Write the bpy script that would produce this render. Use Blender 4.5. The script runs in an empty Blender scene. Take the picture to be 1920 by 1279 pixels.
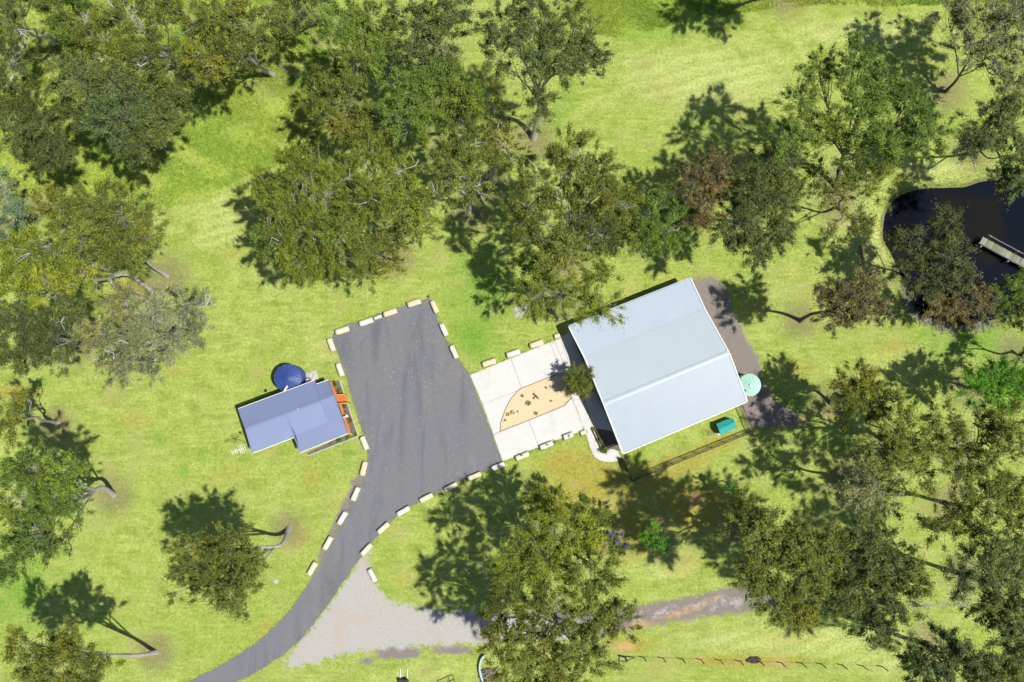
import bpy, math, random
import numpy as np

# ------------------------------------------------------------------ camera, world, sun, exposure
SC = bpy.context.scene
COL = SC.collection
FPX, HCAM, TILT = 1493.33, 90.0, math.atan(100 / 1493.33)
cam_data = bpy.data.cameras.new('camera')
cam = bpy.data.objects.new('camera', cam_data)
COL.objects.link(cam)
cam.location = (0, 0, HCAM)
cam.rotation_euler = (TILT, 0, 0)
cam_data.sensor_width = 36.0
cam_data.lens = 28.0
cam_data.clip_end = 5000
SC.camera = cam

SUN_EL = math.radians(64)
SHADOW = np.array([-0.970, 0.243])            # the way shadows fall on the ground
to_sun = np.array([-SHADOW[0] * math.cos(SUN_EL), -SHADOW[1] * math.cos(SUN_EL), math.sin(SUN_EL)])
world = bpy.data.worlds.new('World')
SC.world = world
world.use_nodes = True
wn = world.node_tree.nodes
sky = wn.new('ShaderNodeTexSky')
sky.sky_type = 'NISHITA'
sky.sun_disc = False
sky.sun_elevation = SUN_EL
sky.sun_rotation = math.atan2(to_sun[0], to_sun[1])
sky.air_density = 1.0
sky.dust_density = 0.6
bg = wn['Background']
bg.inputs['Strength'].default_value = 0.075
world.node_tree.links.new(sky.outputs['Color'], bg.inputs['Color'])
sun_data = bpy.data.lights.new('sun', 'SUN')
sun_data.energy = 5.0
sun_data.angle = math.radians(0.8)
sun_data.color = (1.0, 0.955, 0.87)
sun = bpy.data.objects.new('sun', sun_data)
COL.objects.link(sun)
from mathutils import Vector
sun.rotation_euler = Vector(to_sun).to_track_quat('Z', 'Y').to_euler()
sun.location = (30, -20, 60)
SC.view_settings.view_transform = 'Standard'
SC.view_settings.look = 'None'
SC.view_settings.gamma = 1.0
SC.view_settings.use_curve_mapping = False
SC.view_settings.exposure = 0.27
SC.cycles.use_denoising = True
SC.cycles.use_adaptive_sampling = True
SC.cycles.adaptive_threshold = 0.03
SC.cycles.adaptive_min_samples = 12
SC.cycles.max_bounces = 3
SC.cycles.diffuse_bounces = 2
SC.cycles.caustics_reflective = False
SC.cycles.caustics_refractive = False
SC.cycles.transparent_max_bounces = 8

# ------------------------------------------------------------------ helpers
rng = np.random.default_rng(7)
random.seed(7)
CT, ST = math.cos(TILT), math.sin(TILT)


def P(u, v, z=0.0):
    """place seen at photo position (u, v), on the level z metres above the ground"""
    dx = (u - 960) / FPX
    dy = -(v - 639.5) / FPX
    y = dy * CT + ST
    zz = dy * ST - CT
    s = (HCAM - z) / (-zz)
    return np.array([dx * s, y * s, z])


MPP = HCAM / FPX     # metres per photo pixel on the ground


def srgb(r, g, b):
    def f(c):
        c /= 255.0
        return c / 12.92 if c <= 0.04045 else ((c + 0.055) / 1.055) ** 2.4
    return (f(r), f(g), f(b), 1.0)


class NT:
    def __init__(self, name):
        self.m = bpy.data.materials.new(name)
        self.m.use_nodes = True
        self.t = self.m.node_tree
        self.n = self.t.nodes
        self.b = self.n['Principled BSDF']
        self.out = self.n['Material Output']

    def link(self, a, b):
        self.t.links.new(a, b)

    def node(self, ty, **kw):
        n = self.n.new(ty)
        for k, v in kw.items():
            setattr(n, k, v)
        return n

    def coord(self, which='Object'):
        return self.node('ShaderNodeTexCoord').outputs[which]

    def geo(self):
        return self.node('ShaderNodeNewGeometry').outputs['Position']

    def noise(self, vec, scale, detail=3.0, rough=0.55, dist=0.0, out='Fac'):
        n = self.node('ShaderNodeTexNoise')
        n.inputs['Scale'].default_value = scale
        n.inputs['Detail'].default_value = detail
        n.inputs['Roughness'].default_value = rough
        n.inputs['Distortion'].default_value = dist
        self.link(vec, n.inputs['Vector'])
        return n.outputs[out]

    def mapping(self, vec, scale=(1, 1, 1), rot=(0, 0, 0)):
        n = self.node('ShaderNodeMapping')
        n.inputs['Scale'].default_value = scale
        n.inputs['Rotation'].default_value = rot
        self.link(vec, n.inputs['Vector'])
        return n.outputs['Vector']

    def ramp(self, fac, stops, interp='LINEAR'):
        n = self.node('ShaderNodeValToRGB')
        cr = n.color_ramp
        cr.interpolation = interp
        while len(cr.elements) < len(stops):
            cr.elements.new(0.5)
        for e, (p, c) in zip(cr.elements, stops):
            e.position = p
            e.color = c if len(c) == 4 else (*c, 1)
        self.link(fac, n.inputs['Fac'])
        return n.outputs['Color']

    def step(self, fac, lo, hi):
        n = self.node('ShaderNodeMapRange')
        n.interpolation_type = 'SMOOTHSTEP'
        n.inputs['From Min'].default_value = lo
        n.inputs['From Max'].default_value = hi
        self.link(fac, n.inputs['Value'])
        return n.outputs['Result']

    def math(self, op, a, b=None):
        n = self.node('ShaderNodeMath', operation=op)
        for i, x in enumerate((a, b)):
            if x is None:
                continue
            if isinstance(x, (int, float)):
                n.inputs[i].default_value = x
            else:
                self.link(x, n.inputs[i])
        return n.outputs[0]

    def mix(self, fac, a, b, blend='MIX'):
        n = self.node('ShaderNodeMix', data_type='RGBA', blend_type=blend)
        for s, x in (('Factor', fac), ('A', a), ('B', b)):
            i = [q for q in n.inputs if q.name == s and (q.type == 'VALUE' if s == 'Factor' else q.type == 'RGBA')][0]
            if isinstance(x, (int, float)):
                i.default_value = x
            elif isinstance(x, tuple):
                i.default_value = x if len(x) == 4 else (*x, 1)
            else:
                self.link(x, i)
        return [q for q in n.outputs if q.type == 'RGBA'][0]

    def attr(self, name):
        return self.node('ShaderNodeAttribute', attribute_name=name).outputs['Fac']

    def bump(self, h, dist=0.05, strength=1.0):
        n = self.node('ShaderNodeBump')
        n.inputs['Distance'].default_value = dist
        n.inputs['Strength'].default_value = strength
        self.link(h, n.inputs['Height'])
        self.link(n.outputs['Normal'], self.b.inputs['Normal'])

    def set(self, color=None, rough=None, spec=None, metal=None):
        for k, v in (('Base Color', color), ('Roughness', rough), ('Specular IOR Level', spec), ('Metallic', metal)):
            if v is None:
                continue
            if isinstance(v, (int, float, tuple)):
                self.b.inputs[k].default_value = v
            else:
                self.link(v, self.b.inputs[k])
        return self.m


def plain(name, col, rough=0.7, var=0.12, scale=3.0, spec=0.4, metal=0.0, bump=0.0):
    t = NT(name)
    c = t.coord('Object')
    n = t.noise(c, scale, 5)
    lo = tuple(x * (1 - var) for x in col[:3])
    hi = tuple(min(1, x * (1 + var)) for x in col[:3])
    t.set(t.ramp(n, [(0.3, lo), (0.7, hi)]), rough, spec, metal)
    if bump:
        t.bump(n, bump)
    return t.m


def link(o, parent=None):
    COL.objects.link(o)
    if parent is not None:
        o.parent = parent
    return o


def tag(o, label=None, cat=None, group=None, kind=None):
    if label:
        o['label'] = label
    if cat:
        o['category'] = cat
    if group:
        o['group'] = group
    if kind:
        o['kind'] = kind
    return o


def empty(name, loc, label=None, cat=None, group=None, rz=0.0):
    o = bpy.data.objects.new(name, None)
    o.empty_display_size = 0.3
    o.location = loc
    o.rotation_euler = (0, 0, rz)
    link(o)
    return tag(o, label, cat, group)


def worldloc(o):
    w = np.zeros(3)
    while o is not None:
        w = w + np.array(o.location)
        o = o.parent
    return w


def quadmesh(name, v, q, mat, attrs=None, smooth=False):
    """fast mesh from numpy vertices (n,3) and faces (m,k)"""
    v = np.asarray(v, dtype=np.float32)
    q = np.asarray(q, dtype=np.int32)
    k = q.shape[1]
    me = bpy.data.meshes.new(name)
    me.vertices.add(len(v))
    me.vertices.foreach_set('co', v.ravel())
    me.loops.add(q.size)
    me.loops.foreach_set('vertex_index', q.ravel())
    me.polygons.add(len(q))
    me.polygons.foreach_set('loop_start', np.arange(0, q.size, k, dtype=np.int32))
    try:
        me.polygons.foreach_set('loop_total', np.full(len(q), k, dtype=np.int32))
    except Exception:
        pass
    if smooth:
        me.polygons.foreach_set('use_smooth', np.ones(len(q), dtype=bool))
    for an, (dom, arr) in (attrs or {}).items():
        a = me.attributes.new(an, 'FLOAT', dom)
        a.data.foreach_set('value', np.asarray(arr, dtype=np.float32))
    me.update(calc_edges=True)
    if mat:
        me.materials.append(mat)
    return me


def ccw(poly):
    p = np.asarray(poly, float)
    a = np.sum(p[:, 0] * np.roll(p[:, 1], -1) - np.roll(p[:, 0], -1) * p[:, 1])
    return p if a > 0 else p[::-1]


class MB:
    """collects boxes, prisms, tubes ... into one mesh"""

    def __init__(self):
        self.v, self.f = [], []

    def add(self, verts, faces):
        k = len(self.v)
        self.v += [tuple(map(float, p)) for p in verts]
        self.f += [tuple(i + k for i in f) for f in faces]
        return self

    def box(self, c, size, rz=0.0, taper=1.0):
        sx, sy, sz = (s / 2 for s in size)
        cs, sn = math.cos(rz), math.sin(rz)
        vs = []
        for dz, t in ((-sz, 1.0), (sz, taper)):
            for dx, dy in ((-sx, -sy), (sx, -sy), (sx, sy), (-sx, sy)):
                x, y = dx * t, dy * t
                vs.append((c[0] + x * cs - y * sn, c[1] + x * sn + y * cs, c[2] + dz))
        return self.add(vs, [(0, 3, 2, 1), (4, 5, 6, 7), (0, 1, 5, 4), (1, 2, 6, 5), (2, 3, 7, 6), (3, 0, 4, 7)])

    def beam(self, a, b, w, h):
        """box between two points, w wide and h high"""
        a, b = np.asarray(a, float), np.asarray(b, float)
        d = b - a
        d /= np.linalg.norm(d) + 1e-9
        up = np.array([0, 0, 1.0]) if abs(d[2]) < 0.9 else np.array([0, 1.0, 0])
        s = np.cross(d, up)
        s /= np.linalg.norm(s)
        u = np.cross(s, d)
        vs = []
        for p in (a, b):
            for i, j in ((-1, -1), (1, -1), (1, 1), (-1, 1)):
                vs.append(p + s * i * w / 2 + u * j * h / 2)
        return self.add(vs, [(0, 1, 2, 3), (7, 6, 5, 4), (0, 4, 5, 1), (1, 5, 6, 2), (2, 6, 7, 3), (3, 7, 4, 0)])

    def prism(self, poly, z0, z1):
        n = len(poly)
        poly = ccw(poly)
        vs = [(p[0], p[1], z0) for p in poly] + [(p[0], p[1], z1) for p in poly]
        fs = [tuple(range(n))[::-1], tuple(range(n, 2 * n))]
        fs += [(i, (i + 1) % n, n + (i + 1) % n, n + i) for i in range(n)]
        return self.add(vs, fs)

    def cyl(self, c, r, h, n=20, r2=None, z0=0.0):
        r2 = r if r2 is None else r2
        vs = [(c[0] + r * math.cos(2 * math.pi * i / n), c[1] + r * math.sin(2 * math.pi * i / n), c[2] + z0) for i in range(n)]
        vs += [(c[0] + r2 * math.cos(2 * math.pi * i / n), c[1] + r2 * math.sin(2 * math.pi * i / n), c[2] + z0 + h) for i in range(n)]
        fs = [tuple(range(n))[::-1], tuple(range(n, 2 * n))] + [(i, (i + 1) % n, n + (i + 1) % n, n + i) for i in range(n)]
        return self.add(vs, fs)

    def tube(self, pts, rad, n=6):
        pts = np.asarray(pts, float)
        rad = np.full(len(pts), rad) if np.isscalar(rad) else np.asarray(rad, float)
        v, q = tubes(pts[None], rad[None], n)
        self.add(v, q)
        m = len(v)
        k = len(self.v) - m
        self.f.append(tuple(range(k, k + n))[::-1])
        self.f.append(tuple(range(k + m - n, k + m)))
        return self

    def torus(self, c, R, r, n=24, m=8):
        vs, fs = [], []
        for i in range(n):
            a = 2 * math.pi * i / n
            for j in range(m):
                b = 2 * math.pi * j / m
                vs.append((c[0] + (R + r * math.cos(b)) * math.cos(a), c[1] + (R + r * math.cos(b)) * math.sin(a), c[2] + r * math.sin(b)))
        for i in range(n):
            for j in range(m):
                fs.append((i * m + j, ((i + 1) % n) * m + j, ((i + 1) % n) * m + (j + 1) % m, i * m + (j + 1) % m))
        return self.add(vs, fs)

    def build(self, name, mat, parent=None, origin=None, smooth=False, bevel=0.0):
        vs = np.array(self.v, float)
        if parent is not None:
            o3 = worldloc(parent)
        elif origin is None:
            o3 = np.array([(vs[:, 0].min() + vs[:, 0].max()) / 2, (vs[:, 1].min() + vs[:, 1].max()) / 2, vs[:, 2].min()])
        else:
            o3 = np.asarray(origin, float)
        me = bpy.data.meshes.new(name)
        me.from_pydata((vs - o3).tolist(), [], self.f)
        me.update()
        if smooth:
            for p in me.polygons:
                p.use_smooth = True
        if mat:
            me.materials.append(mat)
        o = bpy.data.objects.new(name, me)
        if parent is None:
            o.location = o3
        link(o, parent)
        if bevel:
            b = o.modifiers.new('bevel', 'BEVEL')
            b.width = bevel
            b.segments = 2
            b.limit_method = 'ANGLE'
        return o


def tubes(paths, radii, sides):
    """many tubes at once: paths (T,K,3), radii (T,K)"""
    paths = np.asarray(paths, float)
    radii = np.asarray(radii, float)
    T, K, _ = paths.shape
    tan = np.gradient(paths, axis=1)
    tan /= np.linalg.norm(tan, axis=2, keepdims=True) + 1e-9
    ref = np.where(np.abs(tan[..., 2:3]) < 0.85, np.array([0, 0, 1.0]), np.array([1.0, 0, 0]))
    ref = np.broadcast_to(ref[:, :1], tan.shape)
    s = np.cross(tan, ref)
    s /= np.linalg.norm(s, axis=2, keepdims=True) + 1e-9
    u = np.cross(s, tan)
    a = np.arange(sides) * 2 * math.pi / sides
    v = paths[:, :, None, :] + radii[:, :, None, None] * (np.cos(a)[None, None, :, None] * s[:, :, None, :] + np.sin(a)[None, None, :, None] * u[:, :, None, :])
    idx = np.arange(T * K * sides).reshape(T, K, sides)
    q = np.stack([idx[:, :-1, :], np.roll(idx, -1, 2)[:, :-1, :], np.roll(idx, -1, 2)[:, 1:, :], idx[:, 1:, :]], -1).reshape(-1, 4)
    return v.reshape(-1, 3), q


def smooth_poly(pts, n=6, closed=True):
    """Catmull-Rom through the points"""
    pts = np.asarray(pts, float)
    N = len(pts)
    out = []
    for i in range(N if closed else N - 1):
        p0, p1, p2, p3 = (pts[(i + k) % N] if closed else pts[min(max(i + k, 0), N - 1)] for k in (-1, 0, 1, 2))
        for j in range(n):
            t = j / n
            out.append(0.5 * ((2 * p1) + (-p0 + p2) * t + (2 * p0 - 5 * p1 + 4 * p2 - p3) * t * t + (-p0 + 3 * p1 - 3 * p2 + p3) * t ** 3))
    if not closed:
        out.append(pts[-1])
    return np.array(out)


def sdist(X, Y, poly):
    """signed distance to a polygon, positive inside"""
    poly = np.asarray(poly, float)[:, :2]
    d = np.full(X.shape, 1e9)
    ins = np.zeros(X.shape, bool)
    for i in range(len(poly)):
        a, b = poly[i], poly[(i + 1) % len(poly)]
        e = b - a
        t = np.clip(((X - a[0]) * e[0] + (Y - a[1]) * e[1]) / (e @ e + 1e-12), 0, 1)
        d = np.minimum(d, np.hypot(X - a[0] - t * e[0], Y - a[1] - t * e[1]))
        if a[1] != b[1]:
            c = ((a[1] > Y) != (b[1] > Y)) & (X < (b[0] - a[0]) * (Y - a[1]) / (b[1] - a[1]) + a[0])
            ins ^= c
    return np.where(ins, d, -d)


def PP(pts, z=0.0):
    return np.array([P(u, v, z) for u, v in pts])


def rag(poly, amp, step=0.4, seed=1):
    """resample a closed outline and make it uneven"""
    r = np.random.default_rng(seed)
    poly = np.asarray(poly, float)
    out = []
    for i in range(len(poly)):
        a, b = poly[i], poly[(i + 1) % len(poly)]
        n = max(1, int(np.hypot(*(b - a)[:2]) / step))
        for j in range(n):
            p = a + (b - a) * j / n
            p = p.copy()
            p[:2] += r.normal(0, amp, 2)
            out.append(p)
    return np.array(out)

# ------------------------------------------------------------------ setting: outlines in the photo
ASPHALT = [(621, 627), (630, 617), (715, 587), (803, 559), (808, 563), (826, 612), (850, 660), (881, 703), (912, 785), (943, 867),
           (930, 874), (890, 891), (845, 911), (800, 934), (757, 957), (722, 987), (690, 1028), (664, 1062), (633, 1108), (600, 1155),
           (566, 1197), (530, 1229), (488, 1256), (440, 1281), (380, 1315), (300, 1360), (240, 1330), (300, 1302),
           (347, 1280), (400, 1255), (450, 1226), (500, 1190), (540, 1148), (572, 1105), (600, 1057), (628, 1003), (652, 955),
           (673, 916), (685, 882), (689, 858), (686, 832), (674, 790), (652, 720), (635, 668)]
POND = smooth_poly([(1655, 428), (1660, 397), (1676, 371), (1703, 355), (1738, 347), (1780, 346), (1815, 344), (1838, 336), (1880, 330),
                    (1950, 330), (2005, 380), (2030, 450), (2010, 530), (1960, 575), (1905, 592), (1868, 603), (1832, 611), (1795, 614),
                    (1765, 611), (1738, 600), (1716, 586), (1702, 562), (1692, 530), (1682, 500), (1668, 472), (1656, 450)], 4)
GRAVEL = [(668, 1058), (690, 1034), (698, 1085), (722, 1122), (762, 1136), (830, 1146), (890, 1150), (960, 1150), (1040, 1142), (1060, 1195),
          (960, 1200), (880, 1208), (800, 1213), (740, 1214), (660, 1224), (590, 1242), (545, 1252), (538, 1236), (560, 1206), (600, 1156), (634, 1108)]
TRACK = [(1000, 1150), (1100, 1140), (1200, 1133), (1290, 1118), (1350, 1103), (1420, 1094), (1560, 1105), (1720, 1118), (1960, 1112), (1960, 1146),
         (1720, 1150), (1560, 1145), (1440, 1146), (1320, 1158), (1200, 1180), (1100, 1195), (1000, 1198)]
YARD = [(1285, 523), (1335, 521), (1364, 540), (1372, 575), (1392, 625), (1420, 665), (1430, 712), (1446, 745), (1500, 782), (1496, 796),
        (1440, 800), (1408, 800), (1380, 742)]
ROUGH_A = [(-120, -120), (640, -120), (600, 288), (490, 322), (400, 358), (310, 394), (200, 400), (90, 350), (-120, 400)]
ROUGH_B = [(1085, -120), (2000, -120), (2000, 2), (1660, 12), (1540, 8), (1450, 16), (1330, 34), (1230, 54), (1160, 70), (1120, 62), (1095, 20)]
BED = [(970.4, 733.4), (977.5, 728.3), (1052.6, 698.8), (1071.3, 745.7), (1057.2, 761), (991.6, 788), (937.6, 809), (939.4, 791.4), (948, 766.8), (958, 748)]

# ------------------------------------------------------------------ ground sheet
fine_x = np.arange(-70, 70.01, 0.42)
fine_y = np.arange(-46, 54.01, 0.42)
far = np.array([2, 5, 10, 18, 30, 50, 80, 130, 220, 400, 800, 1800.0])
gx = np.concatenate([-70 - far[::-1], fine_x, 70 + far])
gy = np.concatenate([-46 - far[::-1], fine_y, fine_y[-1] + far])
GX, GY = np.meshgrid(gx, gy)


def blob(lst, soft=1.0):
    m = np.zeros(GX.shape)
    for b in lst:
        u, v, ru, rv = b[:4]
        s = b[4] if len(b) > 4 else 1.0
        ang = math.radians(b[5]) if len(b) > 5 else 0.0
        c = P(u, v)
        dx, dy = (GX - c[0]) / MPP, -(GY - c[1]) / MPP
        x = dx * math.cos(ang) + dy * math.sin(ang)
        y = -dx * math.sin(ang) + dy * math.cos(ang)
        m = np.maximum(m, s * np.exp(-((x / ru) ** 2 + (y / rv) ** 2) * soft))
    return m


def area(px, feather):
    return np.clip(0.5 + sdist(GX, GY, PP(px)) / (2 * feather), 0, 1)


pond_w = PP(POND)
pond_sd = sdist(GX, GY, pond_w)
GZ = np.where(pond_sd > -1.6, -0.95 * np.clip((pond_sd + 1.5) / 3.0, 0, 1) ** 1.2, 0.0)
masks = {
    'gravel': np.maximum(area(GRAVEL, 1.5), 0.5 * area(TRACK, 1.5) * (1 - .3 * np.clip((GX - 30) / 4, 0, 1))),
    'yard': np.maximum.reduce([area(YARD, 1.5), .92 * area(TRACK, 1.3) * (1 - .35 * np.clip((GX - 28) / 6, 0, 1)), 0.75 * area([(672, 885), (690, 860), (686, 905), (650, 970), (600, 1062), (590, 1050), (640, 940)], 0.6),
                               blob([(745, 1222, 60, 18, 0.85), (850, 1218, 60, 14, 0.75), (690, 1240, 40, 12, .6), (668, 905, 16, 12, .8), (660, 940, 12, 16, .7),
                                     (440, 845, 12, 10, .3)])]),
    'dirt': blob([(1280, 1148, 75, 11, .68, -16), (1200, 1172, 45, 13, 0.72, -10), (1340, 1122, 40, 8, .6, -20), (1500, 788, 17, 9, .95), (1556, 781, 12, 9, .8), (1170, 1212, 26, 12, .85),
                  (1312, 1236, 20, 9, .75), (1460, 1242, 34, 7, .8), (1366, 903, 9, 8, .8), (1290, 836, 5, 5, .9), (1190, 935, 30, 22, .45),
                  (810, 1135, 26, 10, .5), (1300, 935, 45, 25, .65), (1240, 985, 25, 35, .6), (1385, 905, 30, 14, .5), (555, 1012, 12, 10, .4), (120, 290, 30, 60, .35),
                  (660, 880, 8, 30, .3), (800, 556, 14, 5, .7, -18), (826, 590, 4, 28, .6, -22)]),
    'dry': blob([(1120, 925, 95, 62), (1080, 875, 70, 34), (1250, 880, 90, 26, .9, -20), (1340, 835, 60, 16, .8, -20), (1300, 950, 70, 50), (1170, 1010, 60, 45, .9),
                 (1280, 1060, 60, 40, .4), (1180, 1210, 60, 20, .7), (1400, 1240, 150, 14, .7), (250, 540, 45, 25, .8), (300, 620, 50, 50, .6), (1000, 570, 60, 40, .5),
                 (1250, 560, 110, 34, .65, -20), (130, 250, 30, 120, .7), (930, 250, 40, 40, .8), (700, 260, 90, 40, .5), (30, 735, 60, 14, .7), (930, 160, 20, 20, .7), (430, 890, 60, 22, .42, -20), (585, 900, 26, 40, .5), (250, 790, 50, 26, .4), (500, 1180, 40, 24, .45, -30), (1500, 690, 40, 30, .4), (1680, 650, 60, 26, .45),
                 (560, 1010, 30, 22, .6), (330, 700, 40, 16, .4), (760, 1090, 30, 18, .4), (1400, 200, 90, 20, .32, -8), (1250, 330, 40, 26, .4), (1560, 880, 60, 30, .4), (430, 470, 50, 20, .35, -20), (1480, 1200, 90, 12, .4)]),
    'lush': blob([(892, 630, 44, 48), (905, 540, 60, 70, .9), (1170, 30, 110, 44, .95), (1280, 20, 110, 26, .8), (1800, 640, 110, 34, .9), (30, 1110, 80, 70, .8), (300, 826, 14, 12, .7),
                  (345, 882, 13, 14, .9), (380, 852, 14, 13, .6), (648, 862, 12, 34, .45, 20), (1230, 560, 60, 12, .3), (1060, 190, 20, 60, .6, 20), (130, 320, 60, 30, .3),
                  (420, 230, 80, 60, .35), (600, 700, 40, 20, .2), (560, 1150, 60, 60, .3)]),
    'pale': blob([(1330, 150, 240, 90, .8), (1600, 60, 180, 40, .8), (1620, 440, 70, 90, .95), (1760, 320, 90, 26, .9), (1600, 320, 60, 60, .7), (620, 650, 60, 50, .7), (560, 700, 70, 30, .5),
                  (420, 420, 90, 80, .7), (500, 520, 60, 60, .5), (1250, 1060, 80, 40, .8), (1500, 1200, 300, 40, .8), (1700, 680, 120, 60, .6), (1500, 860, 100, 60, .5), (1850, 960, 80, 60, .4),
                  (820, 1050, 60, 40, .3), (1050, 560, 50, 30, .3), (260, 1000, 70, 60, .4), (780, 1262, 120, 20, .6), (300, 760, 90, 40, .4), (1700, 1240, 160, 30, .7)]),
    'rough': np.maximum(area(ROUGH_A, 0.5), area(ROUGH_B, 0.5)),
    'mud': np.clip(.9 - np.abs(pond_sd - .1) / .8, 0, 1),
}
ny, nx = GX.shape
gid = np.arange(nx * ny).reshape(ny, nx)
gq = np.stack([gid[:-1, :-1], gid[:-1, 1:], gid[1:, 1:], gid[1:, :-1]], -1).reshape(-1, 4)

t = NT('ground_grass')
pos = t.geo()
n_big = t.noise(pos, 0.09, 4)
n_mid = t.noise(pos, 0.55, 3, .65)
n_fine = t.noise(pos, 3.2, 3, .75)
n_blade = t.noise(t.mapping(pos, (1, 2.2, 1), (0, 0, math.radians(-24))), 7.0, 2, .75)
streak = t.noise(t.mapping(pos, (0.35, 2.4, 1), (0, 0, math.radians(-20))), 0.9, 3, .65, .6)
grass = t.ramp(n_mid, [(0.25, (0.176, 0.244, 0.036)), (0.5, (0.268, 0.342, 0.068)), (0.75, (0.368, 0.425, 0.120))])
grass = t.mix(t.math('MULTIPLY', t.step(streak, .42, .72), .75), grass, (0.375, 0.43, 0.115))
grass = t.mix(t.math('MULTIPLY', t.step(n_big, .42, .68), .5), grass, (0.245, 0.335, 0.055))
grass = t.mix(t.math('MULTIPLY', t.attr('lush'), .85), grass, t.mix(n_mid, (0.085, 0.225, 0.022), (0.175, 0.335, 0.04)))


def masked(name, lo=.35, hi=.65, amp=.7, n=None):
    n = n_mid if n is None else n
    return t.step(t.math('ADD', t.attr(name), t.math('MULTIPLY', t.math('SUBTRACT', n, .5), amp)), lo, hi)


n_edge = t.noise(pos, 1.1, 4, .8)
grass = t.mix(t.math('MULTIPLY', masked('pale', .25, .8), .7), grass, t.mix(n_fine, (0.33, 0.39, 0.11), (0.50, 0.53, 0.20)))
grass = t.mix(t.math('MULTIPLY', masked('dry', .12, .68), .88), grass, t.mix(n_edge, (0.21, 0.205, 0.03), (0.42, 0.355, 0.075)))
grass = t.mix(t.math('MULTIPLY', t.attr('rough'), .65), grass, t.mix(n_edge, (0.205, 0.275, 0.032), (0.40, 0.46, 0.075)))
grass = t.mix(1.0, grass, t.ramp(t.math('MULTIPLY', t.math('ADD', n_fine, n_blade), .5), [(0.32, (0.50, 0.52, 0.45)), (0.5, (0.98, 0.98, 0.96)), (0.68, (1.45, 1.38, 1.5))]), 'MULTIPLY')
vor = t.node('ShaderNodeTexVoronoi')
vor.inputs['Scale'].default_value = 1.5
t.link(pos, vor.inputs['Vector'])
grass = t.mix(t.math('MULTIPLY', t.step(t.noise(pos, .21, 3, .7, .5), .5, .68), .55), grass, t.mix(n_fine, (0.25, 0.255, 0.07), (0.40, 0.39, 0.15)))
duff_shade = t.mix(n_fine, (0.10, 0.082, 0.045), (0.27, 0.22, 0.13))  # fallen-bark brown, doubling as painted brown tree shade
grass = t.mix(t.math('MULTIPLY', masked('litter_shade', .3, .8, .9, n_edge), .7), grass, duff_shade)
grass = t.mix(t.math('MULTIPLY', t.math('MULTIPLY', t.attr('lush'), t.attr('rough')), .75), grass, t.mix(n_edge, (0.09, 0.225, 0.018), (0.24, 0.40, 0.04)))
wav = t.node('ShaderNodeTexWave')
wav.inputs['Scale'].default_value = .22
wav.inputs['Distortion'].default_value = 9.0
wav.inputs['Detail'].default_value = 3.0
wav.inputs['Detail Scale'].default_value = .5
t.link(t.mapping(pos, (1, 1, 1), (0, 0, math.radians(75))), wav.inputs['Vector'])
grass = t.mix(t.math('MULTIPLY', t.step(t.attr('pale'), .15, .7), .2), grass, t.mix(1.0, grass, t.ramp(wav.outputs['Fac'], [(.2, (.62, .70, .5)), (.8, (1.35, 1.25, 1.5))]), 'MULTIPLY'))
speck = t.math('MULTIPLY', t.step(vor.outputs['Distance'], .13, .08), t.step(t.noise(pos, .7, 3), .48, .62))
grass = t.mix(t.math('MULTIPLY', speck, .6), grass, (0.55, 0.52, 0.30))
soil = t.mix(t.noise(pos, 9, 4), (0.15, 0.132, 0.125), (0.27, 0.235, 0.21))
soil = t.mix(t.math('MULTIPLY', speck, .7), soil, (0.42, 0.36, 0.2))
grass = t.mix(masked('yard', .38, .62, .85, n_edge), grass, soil)
stone = t.mix(t.noise(pos, 6, 3, .8), (0.28, 0.265, 0.25), (0.50, 0.48, 0.455))
stone = t.mix(t.step(t.noise(pos, .35, 4), .5, .7), stone, (0.40, 0.35, 0.29))
grass = t.mix(masked('gravel', .36, .64, 1.15, n_edge), grass, stone)
dirt = t.mix(n_edge, (0.37, 0.23, 0.10), (0.58, 0.38, 0.18))
grass = t.mix(t.math('MULTIPLY', masked('dirt', .3, .85, .7, n_edge), .9), grass, dirt)
grass = t.mix(t.math('MULTIPLY', masked('mud', .4, .8, .9, n_edge), .85), grass, t.mix(n_fine, (0.07, 0.06, 0.03), (0.20, 0.17, 0.10)))
t.set(grass, .9, .15)
t.bump(t.math('ADD', n_fine, t.math('MULTIPLY', n_blade, .8)), .09, .9)
gme = quadmesh('ground', np.stack([GX, GY, GZ], -1).reshape(-1, 3), gq, t.m, {k: ('POINT', v.ravel()) for k, v in masks.items()}, smooth=True)
ground = link(bpy.data.objects.new('ground', gme))
tag(ground, kind='structure')

# ------------------------------------------------------------------ asphalt yard and drive
t = NT('asphalt')
pos = t.geo()
run = t.mapping(pos, (1, .12, 1), (0, 0, math.radians(-20)))
lane = t.noise(run, .55, 4, .6, .8)
c = t.ramp(lane, [(0.3, (0.108, 0.111, 0.126)), (0.48, (0.142, 0.148, 0.168)), (0.62, (0.152, 0.149, 0.158)), (0.75, (0.178, 0.187, 0.208))])
c = t.mix(t.math('MULTIPLY', t.step(t.noise(pos, .13, 4, .6), .52, .7), .45), c, (0.175, 0.158, 0.148))
grain = t.noise(pos, 14, 4, .8)
c = t.mix(1.0, c, t.ramp(grain, [(0.3, (0.72, 0.72, 0.72)), (0.7, (1.3, 1.3, 1.3))]), 'MULTIPLY')
c = t.mix(t.math('MULTIPLY', t.step(t.noise(pos, .9, 6, .7), .62, .8), .3), c, (0.22, 0.223, 0.23))
t.set(c, .85, .3)
t.bump(grain, .012, .8)
M_ASPH = t.m
b = MB()
b.prism(rag(PP(ASPHALT), 0.05, 0.5, 3)[:, :2], -0.25, 0.03)
asphalt = b.build('asphalt_drive', M_ASPH)
tag(asphalt, kind='structure')

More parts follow.
